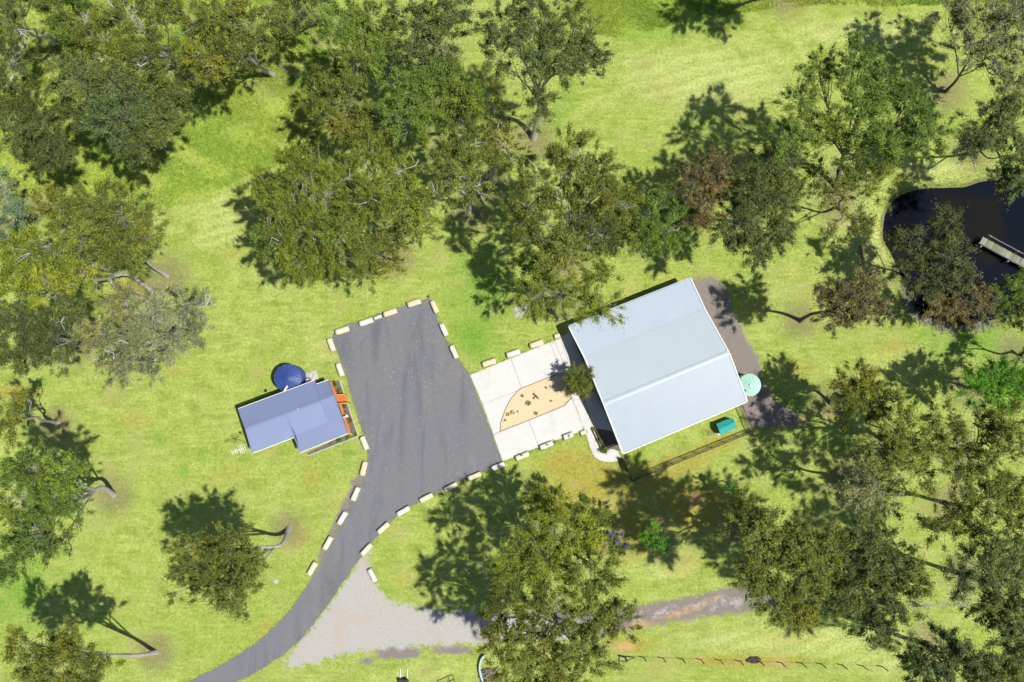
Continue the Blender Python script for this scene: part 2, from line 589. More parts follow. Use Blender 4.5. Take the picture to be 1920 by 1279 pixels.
# ------------------------------------------------------------------ concrete drive, one slab after another
t = NT('concrete')
pos = t.geo()
oi = t.node('ShaderNodeObjectInfo').outputs['Random']
c = t.mix(t.noise(pos, .5, 5, .6), (0.48, 0.47, 0.455), (0.58, 0.57, 0.555))
c = t.mix(t.math('MULTIPLY', t.step(t.noise(pos, .3, 5, .65), .5, .72), .65), c, (0.44, 0.40, 0.35))
c = t.mix(t.math('MULTIPLY', oi, .25), c, (0.50, 0.505, 0.51))
c = t.mix(1.0, c, t.ramp(t.noise(pos, 11, 3), [(.3, (.94, .94, .94)), (.7, (1.05, 1.05, 1.05))]), 'MULTIPLY')
t.set(c, .75, .3)
t.bump(t.noise(pos, 20, 3), .006)
M_CONC = t.m
M_BASE = plain('packed_base', (0.34, 0.32, 0.30), .9)
base = MB()
base.prism(PP([(883, 704), (1049, 637), (1070, 622), (1150, 806), (1134, 812), (1110, 804), (1095, 803), (1090, 808), (943, 864)])[:, :2], -0.2, 0.012)
drive = base.build('concrete_drive', M_BASE)
tag(drive, kind='structure')
SLABS = [
    [(881, 703), (957, 672), (977, 727.4), (969.6, 732.4), (905.4, 757.4)],
    [(958, 671.6), (1030.6, 641.8), (1052.0, 697.8), (978, 727.2)],
    [(905.8, 758.2), (969.4, 733.4), (957, 748), (947, 766.8), (938.4, 791), (936.8, 808.4), (925.2, 814.6)],
    [(925.6, 816.2), (937.6, 810.2), (990.8, 788.8), (1009.6, 838), (942.4, 865.4)],
    [(992, 788.4), (1057.6, 761.8), (1071.6, 747.4), (1094, 802), (1092, 808), (1062, 818), (1010.6, 837.6)],
    [(1031.4, 641.5), (1039, 638.4), (1066, 705.4), (1053.4, 698)],
    [(1039.8, 638), (1049, 634), (1069, 684.4), (1064, 698.6)],
]
for px in SLABS:
    s = MB()
    s.prism(PP(px, .05)[:, :2], -0.1, 0.05)
    s.build('slab', M_CONC, drive)
for px in [[(1049.7, 633.6), (1068.6, 622), (1107, 714), (1085, 718), (1069.6, 684)],
           [(1085.4, 719), (1107.2, 715), (1148, 808), (1112.4, 801)]]:
    s = MB()
    s.prism(PP(px, .05)[:, :2], -0.1, 0.05)
    s.build('slab', M_CONC, drive)
path_o = smooth_poly([(1054, 699.5), (1068, 706.4), (1078, 702), (1085, 719), (1098, 762), (1112, 801.8), (1121, 826), (1133, 846), (1146, 842),
                      (1158, 846), (1163, 858), (1156, 865), (1136, 866), (1119, 860), (1109, 846), (1098, 812), (1084, 775), (1072.5, 746)], 4)
pth = MB()
pth.prism(PP(path_o, .046)[:, :2], -0.1, 0.046)
tag(pth.build('footpath', M_CONC), kind='structure')

# sand-coloured garden bed
t = NT('bed_gravel')
pos = t.geo()
c = t.mix(t.noise(pos, 9, 5, .8), (0.47, 0.35, 0.21), (0.70, 0.56, 0.38))
c = t.mix(t.step(t.noise(pos, 5, 3, .6), .66, .72), c, (0.16, 0.13, 0.07))
t.set(c, .9, .2)
t.bump(t.noise(pos, 16, 3), .03)
bed = MB()
bed.prism(rag(PP(BED, .04), .02, .4, 5)[:, :2], -.1, .04)
bed = bed.build('garden_bed', t.m)
tag(bed, kind='structure')
M_EDGE = plain('edging_steel', (0.10, 0.085, 0.07), .7)
e = MB()
bw = PP(BED, .03)
for i in range(len(bw)):
    e.beam(bw[i], bw[(i + 1) % len(bw)], .05, .12)
e.build('edging', M_EDGE, bed)

# pond water
t = NT('pond_water')
pos = t.geo()
c = t.mix(t.step(t.noise(pos, .13, 3), .45, .62), (0.0035, 0.0055, 0.0105), (0.0085, 0.0085, 0.006))
t.set(c, .04, .22)
t.bump(t.noise(pos, 1.2, 3), .01, .25)
wp = PP(smooth_poly([(960 + (u - 960) * 1.0, v) for u, v in POND[::4]], 6))
cw = wp[:, :2].mean(0)
wp2 = ccw(cw + (wp[:, :2] - cw) * 1.02)
w = MB()
w.add([(p[0], p[1], -0.5) for p in wp2], [tuple(range(len(wp2)))])
tag(w.build('pond', t.m), kind='structure')

# ------------------------------------------------------------------ buildings
def metal_roof(name, col, rough=.42):
    t = NT(name)
    pos = t.geo()
    n = t.noise(pos, .35, 5, .6)
    streak = t.noise(t.mapping(pos, (1.6, .12, 1), (0, 0, math.radians(-22.7))), 1.2, 4, .7)
    n = t.math('ADD', t.math('MULTIPLY', n, .55), t.math('MULTIPLY', streak, .45))
    c = t.mix(n, tuple(x * .9 for x in col), tuple(min(1, x * 1.06) for x in col))
    c = t.mix(t.math('MULTIPLY', t.step(t.noise(pos, 2.2, 6, .75), .6, .8), .12), c, tuple(x * .7 for x in col))
    t.set(c, rough, .35)
    return t.m


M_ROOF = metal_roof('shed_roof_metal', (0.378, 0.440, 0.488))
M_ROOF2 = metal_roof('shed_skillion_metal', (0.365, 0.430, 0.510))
M_ROOF3 = metal_roof('shed_sunny_metal', (0.298, 0.352, 0.418))  # same roof metal, colour darkened to offset the sun on the lower slope
M_WHITE = plain('white_trim', (0.66, 0.66, 0.66), .45, .04)
M_WALL = plain('shed_wall_metal', (0.46, 0.47, 0.46), .5, .06)
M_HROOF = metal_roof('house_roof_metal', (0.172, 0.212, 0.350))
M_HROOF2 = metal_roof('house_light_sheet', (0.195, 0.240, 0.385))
M_HWALL = plain('house_wall', (0.30, 0.32, 0.36), .6, .06)
M_GLASS = plain('window_glass', (0.02, 0.025, 0.03), .08, .05, spec=.6)
M_DARK = plain('dark_metal', (0.03, 0.03, 0.034), .5, .15)
M_GREY = plain('grey_metal', (0.25, 0.25, 0.26), .45, .1)


def ribbed(mb, a, b, c, d, pitch=.25, amp=.0015, thick=.05, n_max=400):
    """ribbed sheet: eave a-b, ridge d-c, ribs running from eave to ridge"""
    a, b, c, d = (np.asarray(p, float) for p in (a, b, c, d))
    n = max(2, int(round(np.linalg.norm(b - a) / pitch)))
    nor = np.cross(b - a, d - a)
    nor /= np.linalg.norm(nor)
    if nor[2] < 0:
        nor = -nor
    ts, hs = [], []
    for i in range(n):
        for f, h in ((0, 0), (.62, 0), (.72, amp), (.9, amp)):
            ts.append((i + f) / n)
            hs.append(h)
    ts.append(1.0)
    hs.append(0)
    vs = []
    for tt, h in zip(ts, hs):
        vs.append(a + (b - a) * tt + nor * h)
    for tt, h in zip(ts, hs):
        vs.append(d + (c - d) * tt + nor * h)
    m = len(ts)
    fs = [(i, i + 1, m + i + 1, m + i) for i in range(m - 1)]
    mb.add(vs, fs)
    lo = [p - nor * thick for p in (a, b, c, d)]
    mb.add(lo + [a, b, c, d], [(3, 2, 1, 0), (0, 1, 5, 4), (1, 2, 6, 5), (2, 3, 7, 6), (3, 0, 4, 7)])


# --- big shed
ZT, ZB, ZR, ZE = 2.5, 3.1, 4.4, 3.2
sTL, sTR = P(1067, 612, ZT), P(1294, 522, ZT)
sBL, sBR = P(1096.5, 669.5, ZB), P(1320, 578.3, ZB)
sRL, sRR = P(1132.7, 757.5, ZR), P(1366, 661.5, ZR)
sEL, sER = P(1168.7, 849.6, ZE), P(1400, 752.5, ZE)
shed = empty('farm_shed', np.array([*(0.25 * (sTL + sTR + sEL + sER))[:2], 0]),
             'large shed with pale blue-grey gable roof at the end of the concrete drive', 'shed')
m = MB()
ribbed(m, sTL, sTR, sBR, sBL)
m.build('roof', M_ROOF2, shed)
up = np.array([0, 0, .035])
m = MB()
ribbed(m, sBL + up, sBR + up, sRR, sRL)
m.build('roof', M_ROOF, shed)
m = MB()
ribbed(m, sER, sEL, sRL, sRR)
m.build('roof', M_ROOF3, shed)
m = MB()
dr = (sRR - sRL) / np.linalg.norm(sRR - sRL)
side = np.cross(dr, [0, 0, 1.0])
o_ = np.array([0, 0, .06])
for s_ in (-1, 1):
    w_ = side * s_ * .24 - np.array([0, 0, .042])
    m.add([sRL + o_, sRR + o_, sRR + o_ + w_, sRL + o_ + w_], [(0, 1, 2, 3)])
    w2 = side * s_ * .25 - np.array([0, 0, .07])
    m.add([sRL + o_ + w_, sRR + o_ + w_, sRR + o_ + w2, sRL + o_ + w2], [(0, 1, 2, 3)])
m.build('ridge_cap', M_ROOF, shed)
for a_, b_, c_, d_, sg in ((sTL, sBL, sRL, sEL, -1), (sTR, sBR, sRR, sER, 1)):
    m = MB()
    for p, q in ((a_, b_), (b_, c_), (c_, d_)):
        m.beam(p + dr * sg * .06 + (0, 0, -.04), q + dr * sg * .06 + (0, 0, -.04), .13, .24)
    m.build('barge_board', M_WHITE, shed)
for p, q, nrm in ((sTL, sTR, side), (sEL, sER, -side)):
    m = MB()
    sgn = 1 if np.dot(p - 0.25 * (sTL + sTR + sEL + sER), side) > 0 else -1
    off = side * sgn * .08 + np.array([0, 0, -.09])
    m.beam(p + off, q + off, .09, .13)
    m.build('gutter', M_ROOF2 if nrm is side else M_WHITE, shed)
ctr = 0.25 * (sTL + sTR + sEL + sER)


def inset(p, k, z):
    d = ctr - p
    a = np.dot(d, dr)
    b_ = np.dot(d, side)
    q = p + dr * np.sign(a) * k[0] + side * np.sign(b_) * k[1]
    return np.array([q[0], q[1], z])


kk = (.35, .5)
cor = [sTL, sTR, sER, sEL]
wl = [inset(p, kk, 0) for p in cor]
tops = [2.38, 2.38, 3.05, 3.05]
names = []
for i, j in ((0, 1), (2, 3)):
    m = MB()
    a_, b_ = wl[i], wl[j]
    m.add([a_, b_, b_ + (0, 0, tops[j]), a_ + (0, 0, tops[i])], [(0, 1, 2, 3)])
    n = 12
    for k in range(n + 1):
        q = a_ + (b_ - a_) * k / n
        m.box((q[0], q[1], tops[i] / 2), (.05, .05, tops[i] - .05), math.atan2(dr[1], dr[0]))
    m.build('wall', M_WALL, shed)
for a_, b_, c_, d_, e0, e1 in ((sTL, sBL, sRL, sEL, wl[0], wl[3]), (sTR, sBR, sRR, sER, wl[1], wl[2])):
    bk = np.array([*(e0 + (e1 - e0) * .385)[:2], 2.95])
    rk = np.array([*(e0 + (e1 - e0) * .62)[:2], 4.22])
    m = MB()
    m.add([e0, e1, e1 + (0, 0, 3.0), rk, bk, e0 + (0, 0, 2.35)], [(0, 1, 2, 3, 4, 5)])
    m.build('wall', M_WALL, shed)
# two roller doors and a side door in the front wall
for f0, f1, hh in ((.07, .33, 2.2), (.42, .68, 2.7)):
    a_, b_ = wl[0] + (wl[3] - wl[0]) * f0 - dr * .04, wl[0] + (wl[3] - wl[0]) * f1 - dr * .04
    m = MB()
    nsl = 14
    for k in range(nsl):
        z = hh * (k + .5) / nsl
        m.beam(a_ + (0, 0, z), b_ + (0, 0, z), .05, hh / nsl * .9)
    m.build('roller_door', M_GREY, shed)
a_, b_ = wl[0] + (wl[3] - wl[0]) * .8 - dr * .03, wl[0] + (wl[3] - wl[0]) * .87 - dr * .03
m = MB().beam(a_ + (0, 0, 1.03), b_ + (0, 0, 1.03), .05, 2.0)
dd = m.build('door', M_WHITE, shed)
MB().beam(b_ + (0, 0, 1.05) - dr * .08 - (b_ - a_) * .1, b_ + (0, 0, 1.05) - dr * .08 - (b_ - a_) * .25, .03, .03).build('handle', M_DARK, dd)

# --- small blue-roofed house
hc = P(550, 780)
house = empty('cottage', (hc[0], hc[1], 0), 'small cottage with blue metal roof and orange timber deck beside the asphalt', 'house')
ZE, ZR, ZV, ZO = 2.9, 3.75, 3.04, 2.62
hNW, hNE = P(447, 767.5, ZE), P(590, 714, ZE)
hRW, hRE = P(460, 803.7, ZR), P(599.5, 752, ZR)
hRM, hIN, hSW = P(538, 777.4, ZR - .01), P(552, 819, ZE), P(473.4, 848.8, ZE)
hB1, hB2 = P(615.4, 791.4, ZV), P(554.6, 816.4, ZV)
vNW, vNE, vRE = P(592.4, 721.6, ZO + .15), P(616.2, 713.4, ZO), P(626, 741.3, ZR - .14)
vSE, vSW = P(651.5, 812, ZO), P(562.9, 848, ZO)
m = MB()
ribbed(m, hNW, hNE, hRE, hRW, .25, .0015)
m.build('roof', M_HROOF, house)
m = MB()
ribbed(m, hSW, hIN, hRM, hRW, .25, .0015)
m.build('roof', M_HROOF2, house)
m = MB()
ribbed(m, hB2 + (0, 0, .03), hB1 + (0, 0, .03), hRE, hRM, .25, .0015)
m.build('roof', M_HROOF2, house)
m = MB()
ribbed(m, vNW, vNE, vRE, hRE + (0, 0, -.12), .25, .0015)
m.build('verandah_roof', M_HROOF, house)
m = MB()
vE1 = vRE + (vSE - vRE) * .56
ribbed(m, vSW, vSE, vE1, hB2 + (0, 0, -.02), .25, .0015)
ribbed(m, hB1 + (0, 0, -.025), vE1, vRE, hRE + (0, 0, -.12), .25, .0015)
m.build('verandah_roof', M_HROOF, house)
hd = (hRE - hRW) / np.linalg.norm(hRE - hRW)
hs = np.cross(hd, [0, 0, 1.0])
m = MB()
for s_ in (-1, 1):
    w_ = hs * s_ * .2 - np.array([0, 0, .06])
    m.add([hRW + o_, hRE + o_, hRE + o_ + w_, hRW + o_ + w_], [(0, 1, 2, 3)])
m.add([hRM + o_ * .8 - hd * .1, hIN + o_ - hd * .1, hIN + o_ + hd * .1, hRM + o_ * .8 + hd * .1], [(0, 1, 2, 3)])
m.build('ridge_cap', M_HROOF, house)
for p, q, s_ in ((hNW, hNE, -1), (vNW, vNE, -1), (hSW, hIN, 1), (vSW, vSE, 1)):
    off = hs * s_ * .07 + np.array([0, 0, -.06])
    MB().beam(p + off, q + off, .07, .11).build('gutter', M_WHITE, house)
for p, q in ((hNW, hRW), (hRW, hSW), (hNE, hRE), (vNE, vRE), (vRE, vSE), (hIN, vSW)):
    MB().beam(p + (0, 0, -.05), q + (0, 0, -.05), .09, .18).build('barge_board', M_HROOF, house)
FL = .55


def hpt(f, s, z):
    """point in the house frame: f metres along the ridge from its west end, s metres across"""
    q = hRW + hd * f + hs * s
    return np.array([q[0], q[1], z])


LEN = float(np.dot(hRE - hRW, hd))
wn_ = float(np.dot(hNW - hRW, hs))
ws_ = float(np.dot(hSW - hRW, hs))
sg = np.sign(ws_)
quad = [hpt(.3, wn_ + .4 * sg, 0), hpt(LEN - .1, wn_ + .4 * sg, 0), hpt(LEN - .1, ws_ - .4 * sg, 0), hpt(.3, ws_ - .4 * sg, 0)]
wins = []
for k in range(4):
    a_, b_ = quad[k], quad[(k + 1) % 4]
    m = MB()
    if k in (0, 2):
        m.add([a_, b_, b_ + (0, 0, 2.78), a_ + (0, 0, 2.78)], [(0, 1, 2, 3)])
    else:
        mid = .5 * (a_ + b_)
        m.add([a_, b_, b_ + (0, 0, 2.78), mid + (0, 0, 3.55), a_ + (0, 0, 2.78)], [(0, 1, 2, 3, 4)])
    m.build('wall', M_HWALL, house)
    out = np.cross(b_ - a_, [0, 0, 1.0])
    out /= np.linalg.norm(out)
    if np.dot(out[:2], (.5 * (a_ + b_) - .25 * sum(quad))[:2]) < 0:
        out = -out
    for f in ((.25, .65) if k in (0, 2) else (.5,)):
        p, q = a_ + (b_ - a_) * (f - .07) + out * .03, a_ + (b_ - a_) * (f + .07) + out * .03
        wnd = MB().beam(p + (0, 0, 1.7), q + (0, 0, 1.7), .06, 1.1).build('window', M_WHITE, house)
        MB().beam(p + (0, 0, 1.7) + out * .02 + (q - p) * .06, q + (0, 0, 1.7) + out * .02 - (q - p) * .06, .05, .98).build('pane', M_GLASS, wnd)
# timber deck and stairs
t = NT('orange_timber')
c = t.coord('Object')
t.set(t.mix(t.noise(t.mapping(c, (1, 6, 1)), 4, 4), (0.40, 0.115, 0.025), (0.60, 0.21, 0.055)), .6, .3)
M_TIMB = t.m
M_DECKB = plain('deck_boards', (0.30, 0.22, 0.17), .7, .2)
dk = [P(619, 716, FL), P(629.5, 741, FL), P(637, 757.5, FL), P(655, 811, FL), P(564, 846, FL), P(556, 822, FL), P(612, 798, FL), P(594, 752, FL), P(588, 728, FL)]
c0, c1, c2_, c3 = P(588, 727, FL), P(619, 715.8, FL), P(655, 811, FL), P(622, 823, FL)
nb = 12
for k in range(nb):
    a_ = c0 + (c1 - c0) * (k + .5) / nb
    b_ = c3 + (c2_ - c3) * (k + .5) / nb
    MB().beam(a_ + (0, 0, -.02), b_ + (0, 0, -.02), np.linalg.norm(c1 - c0) / nb * .94, .04).build('deck_board', M_DECKB, house)
RL = FL + .95
rail_runs = [[(618.7, 715.8), (629, 740.5)], [(636.7, 757), (654.8, 811)]]
for run in rail_runs:
    a_, b_ = P(*run[0], RL), P(*run[1], RL)
    rl = MB().beam(a_, b_, .22, .05).build('handrail', M_TIMB, house)
    L = np.linalg.norm(b_ - a_)
    n = int(L / .32)
    m = MB()
    for k in range(n + 1):
        q = a_ + (b_ - a_) * k / n
        m.beam(q - (0, 0, .9), q - (0, 0, .03), .05, .05)
    m.beam(a_ - (0, 0, .85), b_ - (0, 0, .85), .06, .09)
    m.build('balustrade', M_TIMB, rl)
    for k in range(0, 4):
        q = a_ + (b_ - a_) * k / 3
        MB().beam((q[0], q[1], 0), q - (0, 0, .02), .1, .1).build('post', M_TIMB, house)
# stairs run east from the deck
sa, sb = P(629, 741, FL), P(635.4, 757, FL)
out_d = P(647, 738.8, .2) - P(629, 740.5, .2)
out_d[2] = 0
out_d /= np.linalg.norm(out_d)
for k in range(4):
    z = FL - .14 * k - .03
    off = out_d * (.12 + .26 * k)
    MB().beam(sa * [1, 1, 0] + off + (0, 0, z), sb * [1, 1, 0] + off + (0, 0, z), .24, .05).build('tread', M_TIMB, house)
for s_ in (sa, sb):
    a_ = s_ * [1, 1, 0]
    MB().beam(a_ + (0, 0, RL), a_ + out_d * 1.12 + (0, 0, .98), .14, .05).build('handrail', M_TIMB, house)
    MB().beam(a_ + out_d * 1.1, a_ + out_d * 1.1 + (0, 0, .96), .1, .1).build('post', M_TIMB, house)
    MB().beam(a_ + (0, 0, FL - .1), a_ + out_d * 1.1 + (0, 0, .1), .05, .2).build('stringer', M_TIMB, house)
# roof antenna, vent, flood light
ab = P(471, 839, 3.1)
at = P(451, 842.6, 6.4)
ant = empty('roof_antenna', ab, 'white television antenna on a mast at the south-west corner of the blue roof', 'antenna')
MB().tube([ab - (0, 0, .1), .5 * (ab + at) + (.0, 0, 0), at], .03).build('mast', M_GREY, ant)
MB().beam(at - hd * .95, at + hd * .55, .05, .05).build('boom', M_WHITE, ant)
for k, (f, l) in enumerate(((-.9, .5), (-.6, .55), (-.4, .6), (-.1, .95), (.08, 1.0), (.26, 1.05), (.5, .8))):
    q = at + hd * f
    MB().beam(q - hs * l * .5, q + hs * l * .5, .045, .04).build('element', M_WHITE, ant)
vp = P(559.6, 767, 3.6)
tag(MB().cyl(vp, .06, .4, 10, z0=-.1).build('roof_vent', M_WHITE), 'thin white vent pipe poking through the blue roof ridge', 'vent pipe')
fp = P(645, 782.5, 2.4)
fl = MB().beam(fp - hd * .1, fp + hd * .32, .1, .08)
fl.box(fp + hd * .35, (.2, .26, .12), math.atan2(hd[1], hd[0]))
tag(fl.build('flood_light', M_WHITE), 'small white flood light on the eave above the orange deck', 'light')


# --- tanks
def tank(px, r_px, h, cone, n_rib, wall_m, roof_m, name, label):
    z = h
    c = P(*px, z)
    R = r_px * MPP * (HCAM - z) / HCAM
    root = empty(name, (c[0], c[1], 0), label, 'water tank', 'round rainwater tanks')
    m = MB()
    n = 64
    rings = 14
    vs, fs = [], []
    for k in range(rings * 2 + 1):
        zz = h * k / (rings * 2)
        rr = R * .985 + (.012 if k % 2 else -.012)
        vs += [(c[0] + rr * math.cos(2 * math.pi * i / n), c[1] + rr * math.sin(2 * math.pi * i / n), zz) for i in range(n)]
    for k in range(rings * 2):
        fs += [(k * n + i, k * n + (i + 1) % n, (k + 1) * n + (i + 1) % n, (k + 1) * n + i) for i in range(n)]
    m.add(vs, fs)
    m.build('wall', wall_m, root)
    # ribbed cone
    m = MB()
    nn = n_rib * 4
    vs = []
    for f in (1.02, .55, .14):
        for i in range(nn):
            a = 2 * math.pi * i / nn
            hgt = (.055 if (i % 4) in (1, 2) else 0) * min(1, f + .1)
            vs.append((c[0] + R * f * math.cos(a), c[1] + R * f * math.sin(a), h + cone * (1 - f) + hgt))
    vs.append((c[0], c[1], h + cone))
    fs = []
    for k in range(2):
        fs += [(k * nn + i, k * nn + (i + 1) % nn, (k + 1) * nn + (i + 1) % nn, (k + 1) * nn + i) for i in range(nn)]
    fs += [(2 * nn + i, 2 * nn + (i + 1) % nn, 3 * nn) for i in range(nn)]
    m.add(vs, fs)
    m.build('roof', roof_m, root)
    MB().cyl((c[0], c[1], h + cone * .9), R * .11, .1, 16).build('cap', roof_m, root)
    MB().torus((c[0], c[1], h - .01), R * 1.0, .04, 48, 6).build('rim', roof_m, root)
    lc = (c[0] - R * .5, c[1] - R * .52, h + cone * .25)
    if r_px < 22:
        MB().cyl(lc, R * .13, .08, 18).build('inlet_strainer', M_DARK, root)
    return c, R


M_TBLUE = plain('blue_tank_steel', (0.035, 0.062, 0.225), .38, .12, 1.2)
M_TGREEN = plain('green_tank_steel', (0.33, 0.56, 0.47), .45, .06, 1.2)
tank((540, 709), 25.5, 2.15, .42, 26, M_TBLUE, M_TBLUE, 'water_tank', 'dark blue ribbed water tank behind the small cottage')
tank((1405.8, 722), 20.5, 2.0, .3, 24, M_TGREEN, M_TGREEN, 'water_tank', 'pale mint green ribbed water tank at the corner of the big shed')
# downpipe from the cottage roof to the blue tank
pa, pb = P(533, 733, 2.85), P(538.5, 724.5, 2.45)
tag(MB().tube([pa, .5 * (pa + pb) + (0, 0, .03), pb], .13, 10).build('downpipe', M_WHITE), 'short white pipe from the blue roof gutter into the blue tank', 'pipe')
M_PAD = plain('pad_concrete', (0.42, 0.41, 0.37), .85, .1, 4)
pad = MB().prism(PP([(568.5, 702), (592, 693.6), (598.4, 713), (572, 716)], .06)[:, :2], -.1, .06).build('concrete_pad', M_PAD)
tag(pad, 'square concrete pad with round lid beside the blue water tank', 'concrete pad')
MB().torus((*P(582.5, 704, .06)[:2], .07), .33, .035, 28, 6).build('lid_ring', M_GREY, pad)
MB().cyl((*P(582.5, 704, .06)[:2], .06), .22, .03, 24).build('lid', M_PAD, pad)
hw = P(577, 714.5, 1.3)
ht = MB().cyl((hw[0], hw[1], 0), .28, 1.3, 22).cyl((hw[0], hw[1], 1.3), .28, .1, 22, .16).build('hot_water_cylinder', M_WHITE)
tag(ht, 'white hot water cylinder between the blue tank and the cottage', 'water heater')
for px, r, lab, mm in (((498, 732.6), .2, 'small dark round lid in the lawn west of the blue tank', M_DARK), ((518, 1090), .24, 'small pale round lid in the lawn near the driveway bend', M_PAD)):
    q = P(*px)
    m = MB().cyl((q[0], q[1], 0), r, .05, 20).cyl((q[0], q[1], .05), r * .85, .03, 20)
    tag(m.build('drain_lid', mm), lab, 'lid')

# garden beds round the cottage
t = NT('mulch')
pos = t.geo()
t.set(t.mix(t.noise(pos, 8, 5, .8), (0.075, 0.06, 0.052), (0.22, 0.18, 0.155)), .95, .1)
t.bump(t.noise(pos, 12, 3), .04)
M_MULCH = t.m
mb1 = MB().prism(rag(PP([(622, 714), (636, 712.8), (671, 817), (655, 812), (634, 757)], .03), .03, .4, 2)[:, :2], -.1, .034).build('mulch_bed', M_MULCH)
tag(mb1, kind='structure')
mb2 = MB().prism(rag(PP([(575, 850), (652, 815), (671.6, 816.6), (579, 853.8)], .03), .03, .4, 4)[:, :2], -.1, .028).build('mulch_bed', M_MULCH)
tag(mb2, kind='structure')
MB().beam(P(636.6, 712, .05), P(671.6, 816.6, .05), .12, .12).build('edging', M_PAD, mb1)
MB().beam(P(576.6, 855, .05), P(671.6, 818, .05), .1, .1).build('edging', M_PAD, mb2)
mb3 = MB().prism(PP([(1113, 803), (1147, 809), (1163, 845), (1134, 845.4), (1122, 826)], .03)[:, :2], -.1, .03).build('mulch_bed', M_MULCH)
tag(mb3, kind='structure')
pl = MB()
for a_, b_ in (((1109.5, 803), (1130, 846)), ((1114.5, 801.5), (1136, 844)), ((1109.5, 803), (1114.5, 801.5)), ((1130, 846), (1136, 844))):
    pl.beam(P(*a_, .2), P(*b_, .2), .06, .35)
pl.build('planter_box', plain('planter_timber', (0.16, 0.12, 0.07), .8, .2), mb3)

# --- dog kennel
k1, k2, k3, k4 = P(1343, 794.7, 1.05), P(1373.4, 783, 1.05), P(1382, 801, 1.05), P(1351.6, 815.8, 1.05)
r1, r2 = P(1347.7, 805.4, 1.38), P(1378.2, 791.6, 1.38)
kc = .25 * (k1 + k2 + k3 + k4)
ken = empty('kennel', (kc[0], kc[1], 0), 'small animal shelter with teal gable roof inside the fenced yard', 'kennel')
M_TEAL = plain('teal_sheet', (0.03, 0.30, 0.285), .45, .08)
M_TEAL2 = plain('teal_sheet_lighter', (0.035, 0.33, 0.315), .45, .12)  # slightly lighter, more mottled teal for the lower roof slope
for a_, b_, c_, d_, mm in ((k1, k2, r2, r1, M_TEAL), (k3, k4, r1, r2, M_TEAL2)):
    m = MB()
    ribbed(m, a_, b_, c_, d_, .2, .015, .03)
    m.build('roof', mm, ken)
m = MB()
ins = [kc + (k - kc) * .86 for k in (k1, k2, k3, k4)]
m.prism(np.array(ins)[:, :2], 0.05, 1.0)
m.build('wall', plain('kennel_wall', (0.25, 0.3, 0.28), .7), ken)
for k in ins:
    MB().box((k[0], k[1], .5), (.09, .09, 1.0)).build('post', M_DARK, ken)
q = P(1331, 811, .04)
mt = MB().box((q[0], q[1], .03), (.55, .5, .05), math.radians(20))
tag(mt.build('doormat', plain('mat_olive', (0.17, 0.18, 0.07), .9)), 'small olive square mat on the grass beside the teal kennel', 'mat')
q = P(1348, 812.7, .1)
bw_ = MB().cyl((q[0], q[1], 0), .12, .13, 16, .17).cyl((q[0], q[1], .131), .15, .004, 16)
tag(bw_.build('water_bowl', M_WHITE), 'small white bowl at the front of the teal kennel', 'bowl')

# --- mesh yard fence
FH = 1.3
fpts = [P(1392, 760, FH), P(1413, 809.5, FH), P(1186, 902, FH), P(1169, 861, FH)]
fence = empty('yard_fence', (*(.5 * (fpts[1] + fpts[2]))[:2], 0), 'dark metal mesh fence round the grass yard beside the shed', 'fence')
dn = np.array([0, 0, 1.0])
for i in range(3):
    a_, b_ = fpts[i], fpts[i + 1]
    L = np.linalg.norm(b_ - a_)
    n = max(1, int(round(L / 1.62)))
    for k in range(n):
        p, q = a_ + (b_ - a_) * k / n, a_ + (b_ - a_) * (k + 1) / n
        MB().tube([p - dn * FH, p + dn * .06], .04, 6).build('post', M_DARK, fence)
        MB().tube([p, q], .045, 5).build('rail', M_DARK, fence)
        m = MB()
        m.tube([p - dn * (FH - .12), q - dn * (FH - .12)], .018, 4)
        nv = 13
        gate = (i == 2 and k == n - 1)
        for j in range(nv):
            s_ = p + (q - p) * (j + .5) / nv
            m.beam(s_ - dn * (FH - .12), s_, .03 if gate else .011, .03 if gate else .011)
        if gate:
            m.beam(p - dn * .65, q - dn * .65, .03, .9)
        for j in range(6):
            zz = .25 + j * .18
            m.beam(p - dn * (FH - zz), q - dn * (FH - zz), .01, .01)
        m.build('gate_panel' if gate else 'mesh_panel', M_DARK, fence)
p = fpts[3]
MB().tube([p - dn * FH, p + dn * .06], .04, 6).build('post', M_DARK, fence)

# ------------------------------------------------------------------ sandstone blocks
def sandstone(name, lo, hi):
    t = NT(name)
    c = t.coord('Object')
    n = t.noise(c, 2.2, 6, .65)
    col = t.mix(n, lo, hi)
    col = t.mix(t.math('MULTIPLY', t.step(t.noise(c, 1.1, 4), .58, .75), .35), col, tuple(x * .6 for x in lo))
    t.set(col, .9, .15)
    t.bump(t.noise(c, 7, 5, .7), .05)
    return t.m


STONE = [sandstone('sandstone_tan', (0.53, 0.44, 0.30), (0.66, 0.57, 0.42)), sandstone('sandstone_cream', (0.55, 0.49, 0.37), (0.68, 0.62, 0.49)),
         sandstone('sandstone_white', (0.50, 0.48, 0.45), (0.66, 0.64, 0.60))]


